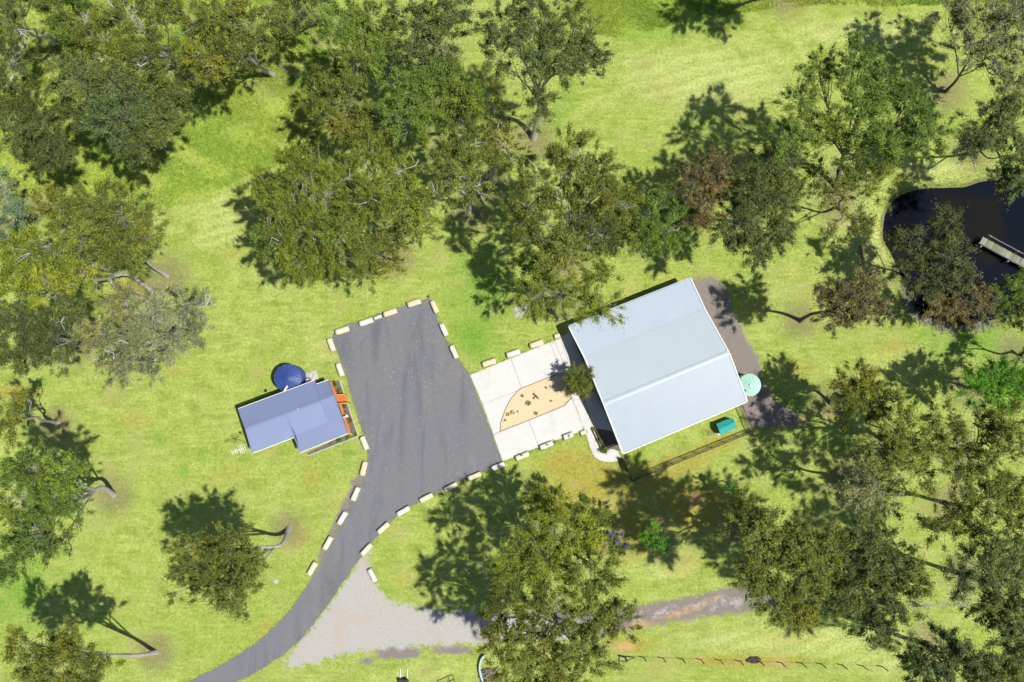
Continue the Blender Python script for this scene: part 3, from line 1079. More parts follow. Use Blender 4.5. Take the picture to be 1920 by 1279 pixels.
def stone_block(px, L, W, H, ang, mat, label, seed):
    r = np.random.default_rng(seed)
    c = P(*px, H)
    v = []
    nx_, ny_, nz_ = 6, 3, 3
    idx = {}
    for i in range(nx_ + 1):
        for j in range(ny_ + 1):
            for k in range(nz_ + 1):
                if i in (0, nx_) or j in (0, ny_) or k in (0, nz_):
                    p = np.array([(i / nx_ - .5) * L, (j / ny_ - .5) * W, k / nz_ * H])
                    e = (i in (0, nx_)) + (j in (0, ny_)) + (k == nz_)
                    p[:2] *= 1 - .022 * max(0, e - 1)
                    p[2] -= .018 * max(0, e - 1) * (k == nz_)
                    p += r.normal(0, .013, 3)
                    p[2] = max(p[2], 0)
                    idx[i, j, k] = len(v)
                    v.append(p)
    f = []
    for i in range(nx_):
        for j in range(ny_):
            f.append((idx[i, j, nz_], idx[i + 1, j, nz_], idx[i + 1, j + 1, nz_], idx[i, j + 1, nz_]))
    for i in range(nx_):
        for k in range(nz_):
            f.append((idx[i, 0, k], idx[i + 1, 0, k], idx[i + 1, 0, k + 1], idx[i, 0, k + 1]))
            f.append((idx[i + 1, ny_, k], idx[i, ny_, k], idx[i, ny_, k + 1], idx[i + 1, ny_, k + 1]))
    for j in range(ny_):
        for k in range(nz_):
            f.append((idx[0, j + 1, k], idx[0, j, k], idx[0, j, k + 1], idx[0, j + 1, k + 1]))
            f.append((idx[nx_, j, k], idx[nx_, j + 1, k], idx[nx_, j + 1, k + 1], idx[nx_, j, k + 1]))
    me = quadmesh('sandstone_block', np.array(v), np.array(f), mat)
    o = bpy.data.objects.new('sandstone_block', me)
    o.location = (c[0], c[1], 0)
    o.rotation_euler = (0, 0, math.radians(ang))
    link(o)
    tag(o, label, 'stone block', 'sandstone blocks edging the drive')
    return o


def ang2(a, b):
    return math.degrees(math.atan2(-(b[1] - a[1]), b[0] - a[0]))


TOPN = ['leftmost', 'second', 'third and smallest', 'fourth', 'rightmost']
BLOCKS = []
for k, (px, L, m_) in enumerate([((641, 619.5), 26, 1), ((686, 603.4), 26.5, 2), ((708, 594.8), 15, 2), ((731, 586), 26, 0), ((776, 568), 26, 0)]):
    BLOCKS.append((px, L, 6.5 if k == 2 else 11, 19, m_, f'{TOPN[k]} sandstone block along the top edge of the asphalt yard'))
for k, (px, L, m_) in enumerate([((814.4, 575), 25, 0), ((832, 617.8), 25, 2), ((851, 659.7), 26, 1)]):
    BLOCKS.append((px, L, 9.5, -66, m_, ['top', 'middle', 'bottom'][k] + ' sandstone block down the right edge of the asphalt yard'))
for k, (px, L, m_) in enumerate([((620.6, 646.4), 25, 1), ((637, 693), 26, 1)]):
    BLOCKS.append((px, L, 10, -70, m_, ['upper', 'lower'][k] + ' of the two sandstone blocks left of the asphalt above the cottage'))
lft = [((682.7, 831), (505, 85), (545, 185), 1), ((681.5, 879), (530, 285), (505, 395), 0), ((666, 926.7), (475, 490), (430, 600), 2),
       ((641.4, 972), (375, 685), (315, 785), 2), ((614, 1019), (258, 885), (200, 990), 1), ((584.6, 1067), (135, 1088), (75, 1192), 1)]
for k, (px, a_, b_, m_) in enumerate(lft):
    BLOCKS.append((px, 26, 10, ang2(a_, b_), m_, ['first', 'second', 'third', 'fourth', 'fifth', 'last'][k] + ' sandstone block down the left side of the drive below the cottage'))
rgt = [((889, 893.4), (305, 630), (430, 580), 1), ((845, 913.8), (1165, 510), (1265, 460), 1), ((798.8, 934), (965, 597), (1070, 545), 1), ((755.9, 958.8), (785, 705), (885, 648), 2),
       ((718.3, 990.7), (635, 850), (715, 778), 1), ((686.7, 1031), (495, 1032), (585, 935), 1)]
for k, (px, a_, b_, m_) in enumerate(rgt):
    BLOCKS.append((px, 26, 9.5, ang2(a_, b_), m_, ['first', 'second', 'third', 'fourth', 'fifth', 'last'][k] + ' sandstone block down the right side of the drive from the concrete'))
BLOCKS.append(((697.7, 1079.6), 26, 9, ang2((558, 1140), (615, 1245)), 2, 'lone sandstone block standing at the edge of the pale gravel'))
low = [((934, 874.7), 26, 2, 'shaded sandstone block at the corner where concrete meets asphalt'), ((979.4, 855.4), 26, 1, 'long sandstone block below the concrete with a dark plant on it'),
       ((1024.8, 835.3), 26, 2, 'long sandstone block below the concrete with a bright green plant on it'), ((1065.6, 817.5), 19, 2, 'short sandstone block below the concrete with a grey plant on it'),
       ((1093.8, 811.5), 11, 1, 'small square sandstone block beside the footpath')]
for px, L, m_, lab in low:
    BLOCKS.append((px, L, 10 if L > 12 else 8.5, 21, m_, lab))
for k, (px, L, m_) in enumerate([((917, 680), 26, 0), ((962.5, 662.5), 26, 2), ((1006, 645), 26, 0), ((1044.5, 630), 11, 0)]):
    BLOCKS.append((px, L, 11 if L > 12 else 9, 18, m_, ['left', 'pale middle', 'right', 'small square'][k] + ' sandstone block above the concrete drive'))
for k, (px, L, W, a_, m_, lab) in enumerate(BLOCKS):
    stone_block(px, L * MPP, W * .92 * MPP, .46 if L > 16 else .34, a_, STONE[m_], lab, 100 + k)

# ------------------------------------------------------------------ jetty
t = NT('grey_timber')
c = t.coord('Object')
oi = t.node('ShaderNodeObjectInfo').outputs['Random']
col = t.mix(oi, (0.17, 0.17, 0.115), (0.31, 0.31, 0.23))
col = t.mix(1.0, col, t.ramp(t.noise(c, 6, 5, .7), [(.3, (.7, .7, .7)), (.7, (1.2, 1.2, 1.2))]), 'MULTIPLY')
t.set(col, .85, .2)
M_JET = t.m
JZ = .35
ja, jb = P(1843.7, 444.4, JZ), P(1836, 455.4, JZ)
je, jf = P(1990, 524, JZ), P(1982, 541, JZ)
jet = empty('jetty', (ja[0], ja[1], -.5), 'weathered grey timber jetty with one handrail running out into the pond', 'jetty')
L = np.linalg.norm(je - ja)
n = int(L / .16)
pm = None
jd = (je - ja) / L
js = (jb - ja) / np.linalg.norm(jb - ja)
Wj = np.linalg.norm(jb - ja)
pw = MB().box((0, 0, 0), (.142, Wj, .04))
pme = bpy.data.meshes.new('plank')
pme.from_pydata(pw.v, [], pw.f)
pme.materials.append(M_JET)
for k in range(n):
    o = bpy.data.objects.new('plank', pme)
    q = ja + jd * (k + .5) * L / n + js * (Wj / 2 + random.uniform(-.02, .02)) - worldloc(jet)
    o.location = (q[0], q[1], q[2] + random.uniform(-.008, .008))
    o.rotation_euler = (0, 0, math.atan2(jd[1], jd[0]) + random.uniform(-.01, .01))
    link(o, jet)
M_STRING = plain('jetty_beam', (0.20, 0.25, 0.27), .7, .2)
for s_ in (.12, Wj - .02):
    MB().beam(ja + js * s_ - (0, 0, .13), je + js * s_ - (0, 0, .13), .12, .18).build('beam', M_STRING, jet)
for d_ in (.45, 3.9, 7.2):
    for s_, top in ((-.18, 1.05), (Wj + .22, .28)):
        q = ja + jd * d_ + js * s_
        MB().cyl((q[0], q[1], -1.6), .1, 1.6 + JZ + top - .35, 10).build('pile', M_JET, jet)
ra = ja - js * .18
MB().tube([ra + jd * .1 + (0, 0, .72), ra + jd * 1.4 + (0, 0, .66), ra + jd * 3.9 + (0, 0, .7), ra + jd * L + (0, 0, .7)], .035, 6).build('handrail', M_GREY, jet)

# rocks on the southern bank
rk = MB()
rr = np.random.default_rng(5)
line = PP(smooth_poly([(1700, 552), (1712, 580), (1735, 599), (1762, 611), (1795, 616), (1832, 613), (1865, 606)], 12, False))
v_all, f_all, kk_ = [], [], 0
for p in line:
    for _ in range(4):
        q = p + np.append(rr.normal(0, .38, 2), 0)
        s_ = rr.uniform(.05, .15)
        base8 = np.array([[x, y, z] for z in (-.5, .6) for x, y in ((-1, -1), (1, -1), (1, 1), (-1, 1))], float) * s_
        base8 *= rr.uniform(.6, 1.1, 3)
        base8 += rr.normal(0, s_ * .22, base8.shape)
        zg = -.95 * np.clip((float(sdist(np.array([q[0]]), np.array([q[1]]), pond_w)[0]) + 1.5) / 3.0, 0, 1) ** 1.2
        rk.add(base8 + (q[0], q[1], zg + s_ * .3), [(0, 3, 2, 1), (4, 5, 6, 7), (0, 1, 5, 4), (1, 2, 6, 5), (2, 3, 7, 6), (3, 0, 4, 7)])
tag(rk.build('bank_stones', plain('bank_stone', (0.17, 0.16, 0.15), .9, .35, 1.5)), 'grey rubble stones along the southern bank of the pond', 'stones', kind='stuff')
a_, b_ = P(1613, 461, .12), P(1618, 486, .12)
M_LOG = plain('log_bark', (0.20, 0.13, 0.07), .9, .3, 5, bump=.03)
tag(MB().tube([a_, .5 * (a_ + b_) + (.05, 0, .02), b_], [.13, .15, .12], 9).build('fallen_log', M_LOG), 'short brown log lying on the grass west of the pond', 'log')

# round patch of pale stones under the tree above the concrete
q0 = P(976, 583)
ps = MB()
for k in range(240):
    a = rr.uniform(0, 2 * math.pi)
    r_ = .86 * math.sqrt(rr.uniform(.08, 1))
    s_ = rr.uniform(.05, .1)
    q = q0 + (r_ * math.cos(a), r_ * math.sin(a), s_ * .4)
    ps.box(q, (s_ * 1.3, s_, s_ * .8), rr.uniform(0, 3), .7)
tag(ps.build('stone_ring', plain('pale_pebble', (0.50, 0.49, 0.56), .8, .3, 2)), 'round patch of pale lavender-white stones on the grass beside the tree shadow', 'stone patch', kind='stuff')

# ------------------------------------------------------------------ farm fence at the bottom right
M_POST = plain('old_fence_post', (0.11, 0.095, 0.08), .9, .3, 4)
fx = [(1208, 1233), (1244, 1234.5), (1280, 1236), (1315, 1237.4), (1351, 1238.5), (1388, 1240), (1427, 1242), (1466, 1243.5), (1504, 1244), (1541, 1245.5), (1580, 1247.4), (1618, 1249), (1655, 1250.5), (1693, 1252), (1731, 1254), (1769, 1256), (1808, 1258)]
f0 = P(1172, 1232)
ff = empty('paddock_fence', f0, 'wire fence of thin dark posts crossing the paddock at the bottom right', 'fence')
prev = f0
for px in [(1172, 1232)] + fx:
    q = P(*px)
    h = 1.35 if px[0] > 1180 else 1.6
    MB().tube([q - (0, 0, .2), q + (0, 0, h)], .055 if px[0] > 1180 else .1, 7).build('post', M_POST, ff)
    if px[0] > 1180:
        for z in (.45, .85, 1.2):
            MB().tube([prev + (0, 0, z), q + (0, 0, z)], .006, 3).build('wire', M_GREY, ff)
    prev = q
for a_, b_ in (((1172, 1232, 1.3), (1160, 1240, .05)), ((1172, 1232, 1.3), (1190, 1232.6, .05))):
    MB().tube([P(*a_[:2]) + (0, 0, a_[2]), P(*b_[:2]) + (0, 0, b_[2])], .06, 6).build('strut', M_POST, ff)
q = P(1413, 1237)
mo = MB()
nn = 26
vs = [(q[0], q[1], .22)]
for ring, (fr, z) in enumerate(((.45, .19), (.8, .1), (1.0, -.02))):
    for i in range(nn):
        a = 2 * math.pi * i / nn
        w_ = 1 + rr.normal(0, .12)
        vs.append((q[0] + .88 * fr * w_ * math.cos(a), q[1] + .42 * fr * w_ * math.sin(a), z + rr.normal(0, .02)))
fs = [(0, 1 + i, 1 + (i + 1) % nn) for i in range(nn)]
for k in range(2):
    fs += [(1 + k * nn + i, 1 + (k + 1) * nn + i, 1 + (k + 1) * nn + (i + 1) % nn, 1 + k * nn + (i + 1) % nn) for i in range(nn)]
mo.add(vs, fs)
tag(mo.build('soil_mound', plain('dark_soil', (0.055, 0.045, 0.045), .95, .3, 6, bump=.05)), 'low dark mound of soil beside the paddock fence', 'soil mound')

# ------------------------------------------------------------------ odds and ends at the bottom edge
q = P(756, 1276, .4)
fk = empty('lifting_fork', (q[0], q[1], 0), 'black implement with two pale tines standing on the grass at the bottom edge', 'implement')
m = MB().box((q[0], q[1], .45), (1.0, .28, .5)).box((q[0] + .3, q[1] - .45, .5), (.6, .8, .7)).box((q[0] - .25, q[1] - .3, .35), (.5, .5, .4))
m.cyl((q[0] + .42, q[1] + .08, .7), .14, .12, 14).cyl((q[0] + .55, q[1] - .5, .5), .25, .5, 14)
m.build('body', M_DARK, fk, bevel=.03)
for s_ in (-.36, .42):
    MB().beam((q[0] + s_, q[1] + .1, .14), (q[0] + s_, q[1] + 1.15, .1), .1, .06).build('tine', M_WHITE, fk)
g0, g1 = P(820, 1277, .08), P(848, 1265, .08)
gd = (g1 - g0) / np.linalg.norm(g1 - g0)
gs = np.array([gd[1], -gd[0], 0])
gl = np.linalg.norm(g1 - g0)
m = MB()
for s_ in (0, .55, 1.2):
    m.beam(g0 + gs * s_ + gd * (.35 if s_ == .55 else 0), g1 + gs * s_, .06, .06)
for d_ in (.0, .38, .72, 1.0):
    m.beam(g0 + gd * gl * d_ + (gs * .55 if d_ == .38 else 0), g0 + gd * gl * d_ + gs * 1.2, .05, .05)
tag(m.build('metal_frame', M_POST), 'rusty rectangular metal frame lying on the grass at the bottom edge', 'frame')
cv = [(909, 1229), (903, 1236), (900, 1246), (899.5, 1256), (902, 1268), (907, 1282), (914, 1294)]
cp = np.array([P(u, v, .5) for u, v in cv])
cp = smooth_poly(cp, 4, False)
m = MB()
for i in range(len(cp) - 1):
    m.beam(cp[i] - (0, 0, .25), cp[i + 1] - (0, 0, .25), .06, .5)
    m.beam(cp[i] + (0, 0, .03), cp[i + 1] + (0, 0, .03), .2, .05)
tag(m.build('trough_rim', plain('blue_white_metal', (0.40, 0.47, 0.58), .3, .1)), 'curved pale blue metal rim of an old trough at the bottom edge', 'trough')
wp_ = P(922, 1268)
m = MB()
for k in range(46):
    a = rr.uniform(-.4, .9)
    c = wp_ + (rr.uniform(-.8, .8), rr.uniform(-1, .8), rr.uniform(.05, .5))
    d = np.array([math.cos(a), math.sin(a), rr.uniform(-.1, .1)]) * rr.uniform(.3, .8)
    m.beam(c - d, c + d, rr.uniform(.05, .12), rr.uniform(.04, .08))
tag(m.build('timber_pile', plain('old_timber', (0.19, 0.16, 0.14), .9, .4, 3)), 'untidy pile of grey timber offcuts beside the curved metal rim', 'timber pile')

# pots and stones in the sand-coloured bed
q = P(963, 774, .35)
pot = empty('plant_pot', (q[0], q[1], 0), 'round pot with pale rim and ochre soil in the sandy garden bed', 'plant pot')
MB().cyl((q[0], q[1], .04), .17, .3, 20, .23).build('pot', plain('pot_dark', (0.10, 0.10, 0.10), .7), pot)
MB().torus((q[0], q[1], .35), .21, .045, 24, 8).build('rim', plain('pot_rim', (0.55, 0.53, 0.42), .6), pot)
MB().cyl((q[0], q[1], .342), .17, .01, 18).build('soil', plain('pot_soil', (0.35, 0.22, 0.06), .9), pot)
a_, b_ = P(1000, 737.8, .12), P(1010, 747.6, .12)
tag(MB().tube([a_, .5 * (a_ + b_) + (0, 0, .04), b_], [.1, .14, .09], 8).build('garden_log', M_LOG), 'short dark log lying in the sandy garden bed', 'log')

# ------------------------------------------------------------------ vegetation
def leaf_mat(name, col, trans=.32, gloss=.02):
    t = NT(name)
    col = tuple(x * 1.22 for x in col)
    dark = tuple(x * .55 for x in col)
    lite = (min(1, col[0] * 1.9), min(1, col[1] * 1.75), col[2] * 1.6)
    c = t.ramp(t.attr('tone'), [(0.0, dark), (0.5, col), (1.0, lite)])
    c = t.mix(1.0, c, t.ramp(t.attr('hue'), [(0, (.86, .96, 1.2)), (.5, (1, 1, 1)), (1, (1.22, 1.1, .75))]), 'MULTIPLY')
    df = t.node('ShaderNodeBsdfDiffuse')
    t.link(c, df.inputs['Color'])
    tr = t.node('ShaderNodeBsdfTranslucent')
    t.link(t.mix(1.0, c, (1.2, 1.3, .7), 'MULTIPLY'), tr.inputs['Color'])
    gl = t.node('ShaderNodeBsdfGlossy')
    gl.inputs['Roughness'].default_value = .55
    gl.inputs['Color'].default_value = (.8, .85, .9, 1)
    mx = t.node('ShaderNodeMixShader')
    mx.inputs['Fac'].default_value = trans
    t.link(df.outputs[0], mx.inputs[1])
    t.link(tr.outputs[0], mx.inputs[2])
    m2 = t.node('ShaderNodeMixShader')
    m2.inputs['Fac'].default_value = gloss
    t.link(mx.outputs[0], m2.inputs[1])
    t.link(gl.outputs[0], m2.inputs[2])
    t.n.remove(t.b)
    t.link(m2.outputs[0], t.out.inputs['Surface'])
    return t.m


LEAF = {
    'olive': leaf_mat('leaf_olive', (0.136, 0.158, 0.025)),
    'yellow': leaf_mat('leaf_yellow', (0.154, 0.192, 0.021)),
    'green': leaf_mat('leaf_green', (0.116, 0.172, 0.025)),
    'dark': leaf_mat('leaf_dark', (0.094, 0.124, 0.032)),
    'grey': leaf_mat('leaf_grey', (0.190, 0.205, 0.100)),
    'brown': leaf_mat('leaf_brown', (0.140, 0.122, 0.050)),
    'bright': leaf_mat('leaf_bright', (0.085, 0.215, 0.014)),
    'lime': leaf_mat('leaf_lime', (0.13, 0.20, 0.015)),
    'dull': leaf_mat('leaf_dull', (0.090, 0.108, 0.036)),  # olive leaf with a shaded look put into its colour, over the pond
    'purple': leaf_mat('leaf_purple', (0.17, 0.15, 0.33)),
    'blue': leaf_mat('leaf_bluegreen', (0.13, 0.19, 0.10)),
}


def bark(name, lo, hi):
    t = NT(name)
    c = t.coord('Object')
    n = t.noise(t.mapping(c, (1, 1, .35)), 2.5, 5, .65)
    t.set(t.mix(n, lo, hi), .85, .2)
    t.bump(n, .04)
    return t.m


BARK = {'pale': bark('bark_pale', (0.24, 0.215, 0.20), (0.50, 0.47, 0.45)), 'dark': bark('bark_dark', (0.07, 0.058, 0.05), (0.16, 0.135, 0.12)),
        'white': bark('bark_white', (0.32, 0.30, 0.29), (0.54, 0.51, 0.50)), 'mid': bark('bark_mid', (0.15, 0.13, 0.115), (0.30, 0.265, 0.245))}


def unit(v):
    return v / (np.linalg.norm(v, axis=-1, keepdims=True) + 1e-9)


def leaf_cloud(r, cen, rad, nper, ln, wd, squash=.7, up=.75, along=None, lobe=None):
    """rhombic leaves in sprays round many clump centres"""
    cnt = np.maximum(4, (nper * (rad / .6) ** 2).astype(int))
    ci = np.repeat(np.arange(len(cen)), cnt)
    N = len(ci)
    d = unit(r.normal(size=(N, 3)))
    p = d * np.minimum(np.abs(r.normal(0, .58, (N, 1))) + .08, 1.7)
    if along is not None:
        al = unit(along * [1, 1, .5] + r.normal(0, .25, along.shape))[ci]
        pa = (p * al).sum(1, keepdims=True)
        p = (p - al * pa) * .72 + al * pa * 1.5
    p[:, 2] *= squash
    p = cen[ci] + p * rad[ci, None]
    nrm = unit(r.normal(size=(N, 3)) * .62 + d * .4 + np.array([0, 0, up]))
    ref = r.normal(size=(N, 3)) if along is None else al * 1.1 + r.normal(size=(N, 3)) * .6
    ax = unit(ref - nrm * (ref * nrm).sum(1, keepdims=True))
    bx = np.cross(nrm, ax)
    l = ln * r.uniform(.6, 1.4, (N, 1))
    w = wd * r.uniform(.7, 1.3, (N, 1))
    v = np.stack([p - ax * l / 2 - bx * w / 2, p - ax * l / 2 + bx * w / 2, p + ax * l / 2], 1).reshape(-1, 3)
    q = np.arange(3 * N).reshape(N, 3)
    ct = r.uniform(.2, .66, len(cen))
    hu = r.normal(.5, .16, len(cen))
    if lobe is not None:
        ct = ct + r.normal(0, .13, lobe.max() + 1)[lobe]
        hu = hu + r.normal(0, .2, lobe.max() + 1)[lobe]
    tone = np.clip(ct[ci] + r.normal(0, .22, N), 0, 1)
    hue = np.clip(hu[ci] + r.normal(0, .12, N), 0, 1)
    return v, q, {'tone': ('FACE', tone), 'hue': ('FACE', hue)}


BASES = []
TREE_TRI = [0]


def tree(name, label, lobes, h, leaf, base=None, bk='pale', dens=1.0, bare=0, ln=.215, wd=.09, nper=205, crad=.5, trunk_r=None, seed=None, group='gum trees round the clearing', cat='tree', flat=.72, scatter=1.0):
    seed = seed if seed is not None else int(sum(l[0] * 7 + l[1] * 13 for l in lobes)) % 99991
    r = np.random.default_rng(seed)
    if dens < .7 and crad > .45:
        nper = nper * (dens / .7) ** .8 * .68
        crad = crad * 1.12
        dens = 1.0
    L3, R3 = [], []
    for lb in lobes:
        u, v, rp = lb[:3]
        z = lb[3] if len(lb) > 3 else h * r.uniform(.9, 1.1)
        L3.append(P(u, v, z))
        R3.append(1.15 * rp * MPP * (HCAM - z) / HCAM)
    L3, R3 = np.array(L3), np.array(R3)
    wts = R3 ** 2 / np.sum(R3 ** 2)
    cen = (L3 * wts[:, None]).sum(0)
    if base is None:
        k_ = .45 + .55 * HCAM / (HCAM - h)
        b0 = np.array([cen[0] * k_ + r.normal(0, .3), cen[1] * k_ + r.normal(0, .3), 0.0])
    else:
        b0 = P(*base)
    b0[2] = -.05
    BASES.append((b0[0], b0[1], R3.mean() * 1.25 + .8))
    root = empty(name, (b0[0], b0[1], 0), label, cat, group)
    r0 = trunk_r if trunk_r else max(.07, .0165 * h + .02)
    # trunk
    fork = b0 + (cen - b0) * [.55, .55, 0] + [0, 0, h * .52]
    topp = cen + [0, 0, h * .02]
    tk = smooth_poly([b0, b0 + (fork - b0) * .5 + np.append(r.normal(0, .03 * h, 2), 0), fork, fork + (topp - fork) * .6 + np.append(r.normal(0, .03 * h, 2), 0), topp], 4, False)
    s = np.linspace(0, 1, len(tk))
    rad = r0 * (1 - .86 * s ** .9) + r0 * .35 * np.exp(-s * 22)
    v, q = tubes(tk[None], rad[None], 9)
    wl0 = worldloc(root)
    me = quadmesh('trunk', v - wl0, q, BARK[bk], smooth=True)
    link(bpy.data.objects.new('trunk', me), root)
    allc, allr, alld = [], [], []
    for k in range(len(L3)):
        c, R = L3[k], R3[k]
        # limb
        i0 = int(len(tk) * r.uniform(.28, .66))
        st = tk[i0]
        end = c + [0, 0, -R * flat * .15]
        m1 = st + (end - st) * .4 + np.append(r.normal(0, .12 * R, 2), .05 * np.linalg.norm(end - st))
        m2 = st + (end - st) * .75 + np.append(r.normal(0, .15 * R, 2), 0)
        limb = smooth_poly([st, m1, m2, end], 4, False)
        sl = np.linspace(0, 1, len(limb))
        lr = rad[i0] * .62 * (1 - sl) + max(.03, r0 * .1) * sl
        vs, qs = tubes(limb[None], lr[None], 6)
        # clumps
        n = max(3, int((dens ** .8) * 1.65 * (R / crad) ** 2))
        d = unit(r.normal(size=(n, 3)))
        d[:, 2] = np.where(d[:, 2] < -.35, -d[:, 2], d[:, 2])
        rr_ = r.uniform(.25, 1.0, (n, 1)) ** .62 * (1 + scatter * r.normal(0, .12, (n, 1)))
        pts = c + d * rr_ * R * [1, 1, flat]
        cr = crad * r.uniform(.5, 1.45, n) * min(1.0, .55 + R * .25)
        allc.append(pts)
        allr.append(cr)
        alld.append(d)
        # twigs from the limb to each clump
        ti = (len(limb) * r.uniform(.45, .98, n)).astype(int).clip(0, len(limb) - 1)
        a = limb[ti]
        e = pts - [0, 0, .12]
        mid = a + (e - a) * .55 + r.normal(0, .08, (n, 3)) * R
        paths = np.stack([a, a + (mid - a) * .5 + r.normal(0, .03, (n, 3)) * R, mid, e], 1)
        w0 = np.minimum(lr[ti] * .6, .1)
        rads = np.stack([w0, w0 * .75, w0 * .5, w0 * .25 + .008], 1)
        v2, q2 = tubes(paths, rads, 4)
        vs, qs = np.concatenate([vs, v2]), np.concatenate([qs, q2 + len(vs)])
        if bare:
            nb_ = int(bare)
            ti = (len(limb) * r.uniform(.5, 1, nb_)).astype(int).clip(0, len(limb) - 1)
            a = limb[ti]
            dd_ = unit(r.normal(size=(nb_, 3)) + [0, 0, .5])
            e = c + dd_ * R * [1.05, 1.05, flat * 1.25]
            mid = a + (e - a) * .5 + r.normal(0, .14, (nb_, 3)) * R
            m3 = mid + (e - mid) * .5 + r.normal(0, .1, (nb_, 3)) * R
            paths = np.stack([a, a + (mid - a) * .5 + r.normal(0, .06, (nb_, 3)) * R, mid, m3, e], 1)
            w0 = np.full(nb_, .075)
            v2, q2 = tubes(paths, np.stack([w0, w0 * .85, w0 * .65, w0 * .45, w0 * .2], 1), 5)
            vs, qs = np.concatenate([vs, v2]), np.concatenate([qs, q2 + len(vs)])
            # side twigs on the bare limbs
            e2 = np.repeat(m3, 3, 0) + r.normal(0, .3, (nb_ * 3, 3)) * R * .6
            a2 = np.repeat(mid, 3, 0)
            paths = np.stack([a2, a2 + (e2 - a2) * .5 + r.normal(0, .05, e2.shape) * R, e2], 1)
            v2, q2 = tubes(paths, np.tile([[.05, .035, .012]], (len(e2), 1)), 4)
            vs, qs = np.concatenate([vs, v2]), np.concatenate([qs, q2 + len(vs)])
        me = quadmesh('branch', vs - wl0, qs, BARK['white' if bare else bk], smooth=True)
        TREE_TRI[0] += 2 * len(qs)
        link(bpy.data.objects.new('branch', me), root)
    v, q, at_ = leaf_cloud(r, np.concatenate(allc), np.concatenate(allr), nper, ln, wd, along=np.concatenate(alld), lobe=np.concatenate([np.full(len(x), i) for i, x in enumerate(allc)]))
    TREE_TRI[0] += 2 * len(q)
    me = quadmesh('crown', v - wl0, q, LEAF[leaf], at_)
    link(bpy.data.objects.new('crown', me), root)
    return root


G = 'gum_tree'
# top left
tree(G, 'big gum with a bare white leaning trunk in the top left corner', [(15, 120, 44), (15, 45, 44), (-10, 0, 40), (45, 0, 36)], 17, 'dark', (100, 80), 'white', .7, 2)
tree(G, 'fresh green gum beside the leaning white trunk in the top left corner', [(105, 15, 42), (140, 55, 34), (150, 5, 36)], 13, 'green', None, 'pale', 1.0)
tree(G, 'dense dark green gum with rounded crown near the top left corner', [(150, 150, 52), (215, 160, 55), (225, 215, 62), (290, 225, 55), (262, 268, 42), (320, 190, 42), (130, 205, 35)], 16, 'dark', None, 'pale', 1.25)
tree(G, 'yellowish gum with bare white limbs at the top edge left of centre', [(180, 70, 48), (240, 40, 55), (285, 110, 45), (225, 110, 42), (300, 20, 40)], 15, 'olive', (345, 130), 'white', .85, 4)
tree(G, 'olive gum with thick grey trunk base above the rough grass at the top left', [(360, 40, 50), (420, 40, 55), (400, 110, 45), (470, 50, 45), (360, 110, 36), (520, 35, 32), (440, 100, 40)], 15, 'olive', (512, 141), 'pale', 1.0, 1)
tree(G, 'narrow dull green gum at the left edge below the corner tree', [(25, 190, 48), (70, 225, 48), (105, 285, 36), (25, 250, 40), (85, 300, 30)], 15, 'dark', None, 'pale', .95)
tree(G, 'small dark green gum at the top edge beside the rough grass', [(555, 20, 42), (590, -20, 40)], 12, 'dark', None, 'pale', 1.0)
# top middle
tree(G, 'fresh green gum at the top edge left of the middle grove', [(640, 50, 46), (690, 40, 50), (720, 90, 46), (670, 110, 42)], 14, 'green', None, 'pale', .95)
tree(G, 'grey-green gum at the top of the middle grove', [(780, 45, 52), (830, 70, 48), (790, 110, 42), (850, 20, 40)], 15, 'dark', None, 'pale', .9)
tree(G, 'tall spreading gum with visible forked trunk at the top middle', [(945, 50, 52), (1010, 40, 58), (1075, 60, 55), (1100, 110, 45), (1040, 110, 48), (930, 110, 36), (985, 120, 36), (1020, 190, 30)], 19, 'dark', (1000, 259), 'pale', .85)
tree(G, 'olive gum overhanging the rough grass on the left of the grove', [(610, 190, 42), (660, 180, 46), (640, 240, 36), (690, 230, 40), (620, 135, 34)], 12, 'olive', None, 'pale', .85)
tree(G, 'bright clumpy gum in the centre of the grove', [(770, 165, 44), (830, 155, 46), (880, 185, 42), (810, 215, 46), (755, 215, 40), (860, 235, 38)], 15, 'green', None, 'pale', 1.15)
tree(G, 'sparse gum with bare twigs on the right of the grove', [(930, 235, 40), (960, 290, 40), (905, 290, 34), (1010, 215, 30)], 12, 'olive', (915, 345), 'pale', .5, 3)
tree(G, 'broad yellow-green gum on the lawn at the lower left of the grove', [(560, 320, 52), (610, 350, 52), (520, 375, 42), (575, 420, 54), (520, 445, 42), (640, 440, 46), (610, 490, 44), (560, 500, 38), (480, 340, 26)], 13, 'yellow', (640, 470), 'pale', 1.05, 1)
tree(G, 'olive green gum between the broad yellow one and the grove centre', [(690, 290, 46), (740, 320, 48), (710, 370, 50), (770, 385, 44), (670, 400, 40)], 13, 'yellow', None, 'pale', .8, 2)
tree(G, 'thin gum in the middle of the grove below the bright clumpy one', [(840, 310, 42), (875, 275, 36), (825, 365, 38), (880, 350, 34)], 13, 'olive', (880, 395), 'pale', .6, 2)
tree(G, 'low olive gum just above the asphalt yard', [(700, 470, 40), (745, 445, 38), (690, 515, 28), (790, 430, 34), (740, 500, 26)], 9, 'olive', None, 'mid', .65)
tree(G, 'large spreading gum above the concrete drive and shed', [(1070, 290, 52), (1120, 330, 52), (1020, 350, 52), (1080, 390, 52), (975, 410, 40), (1010, 455, 46), (1060, 480, 46), (1130, 440, 42), (1150, 380, 40)], 15, 'olive', (1055, 492), 'pale', .85, 1)
tree(G, 'brownish lower gum with thin crown above the shed roof edge', [(1000, 545, 44), (1050, 540, 42), (985, 500, 34), (1095, 560, 40), (1130, 575, 34), (1130, 520, 32)], 9.5, 'yellow', None, 'pale', .5)
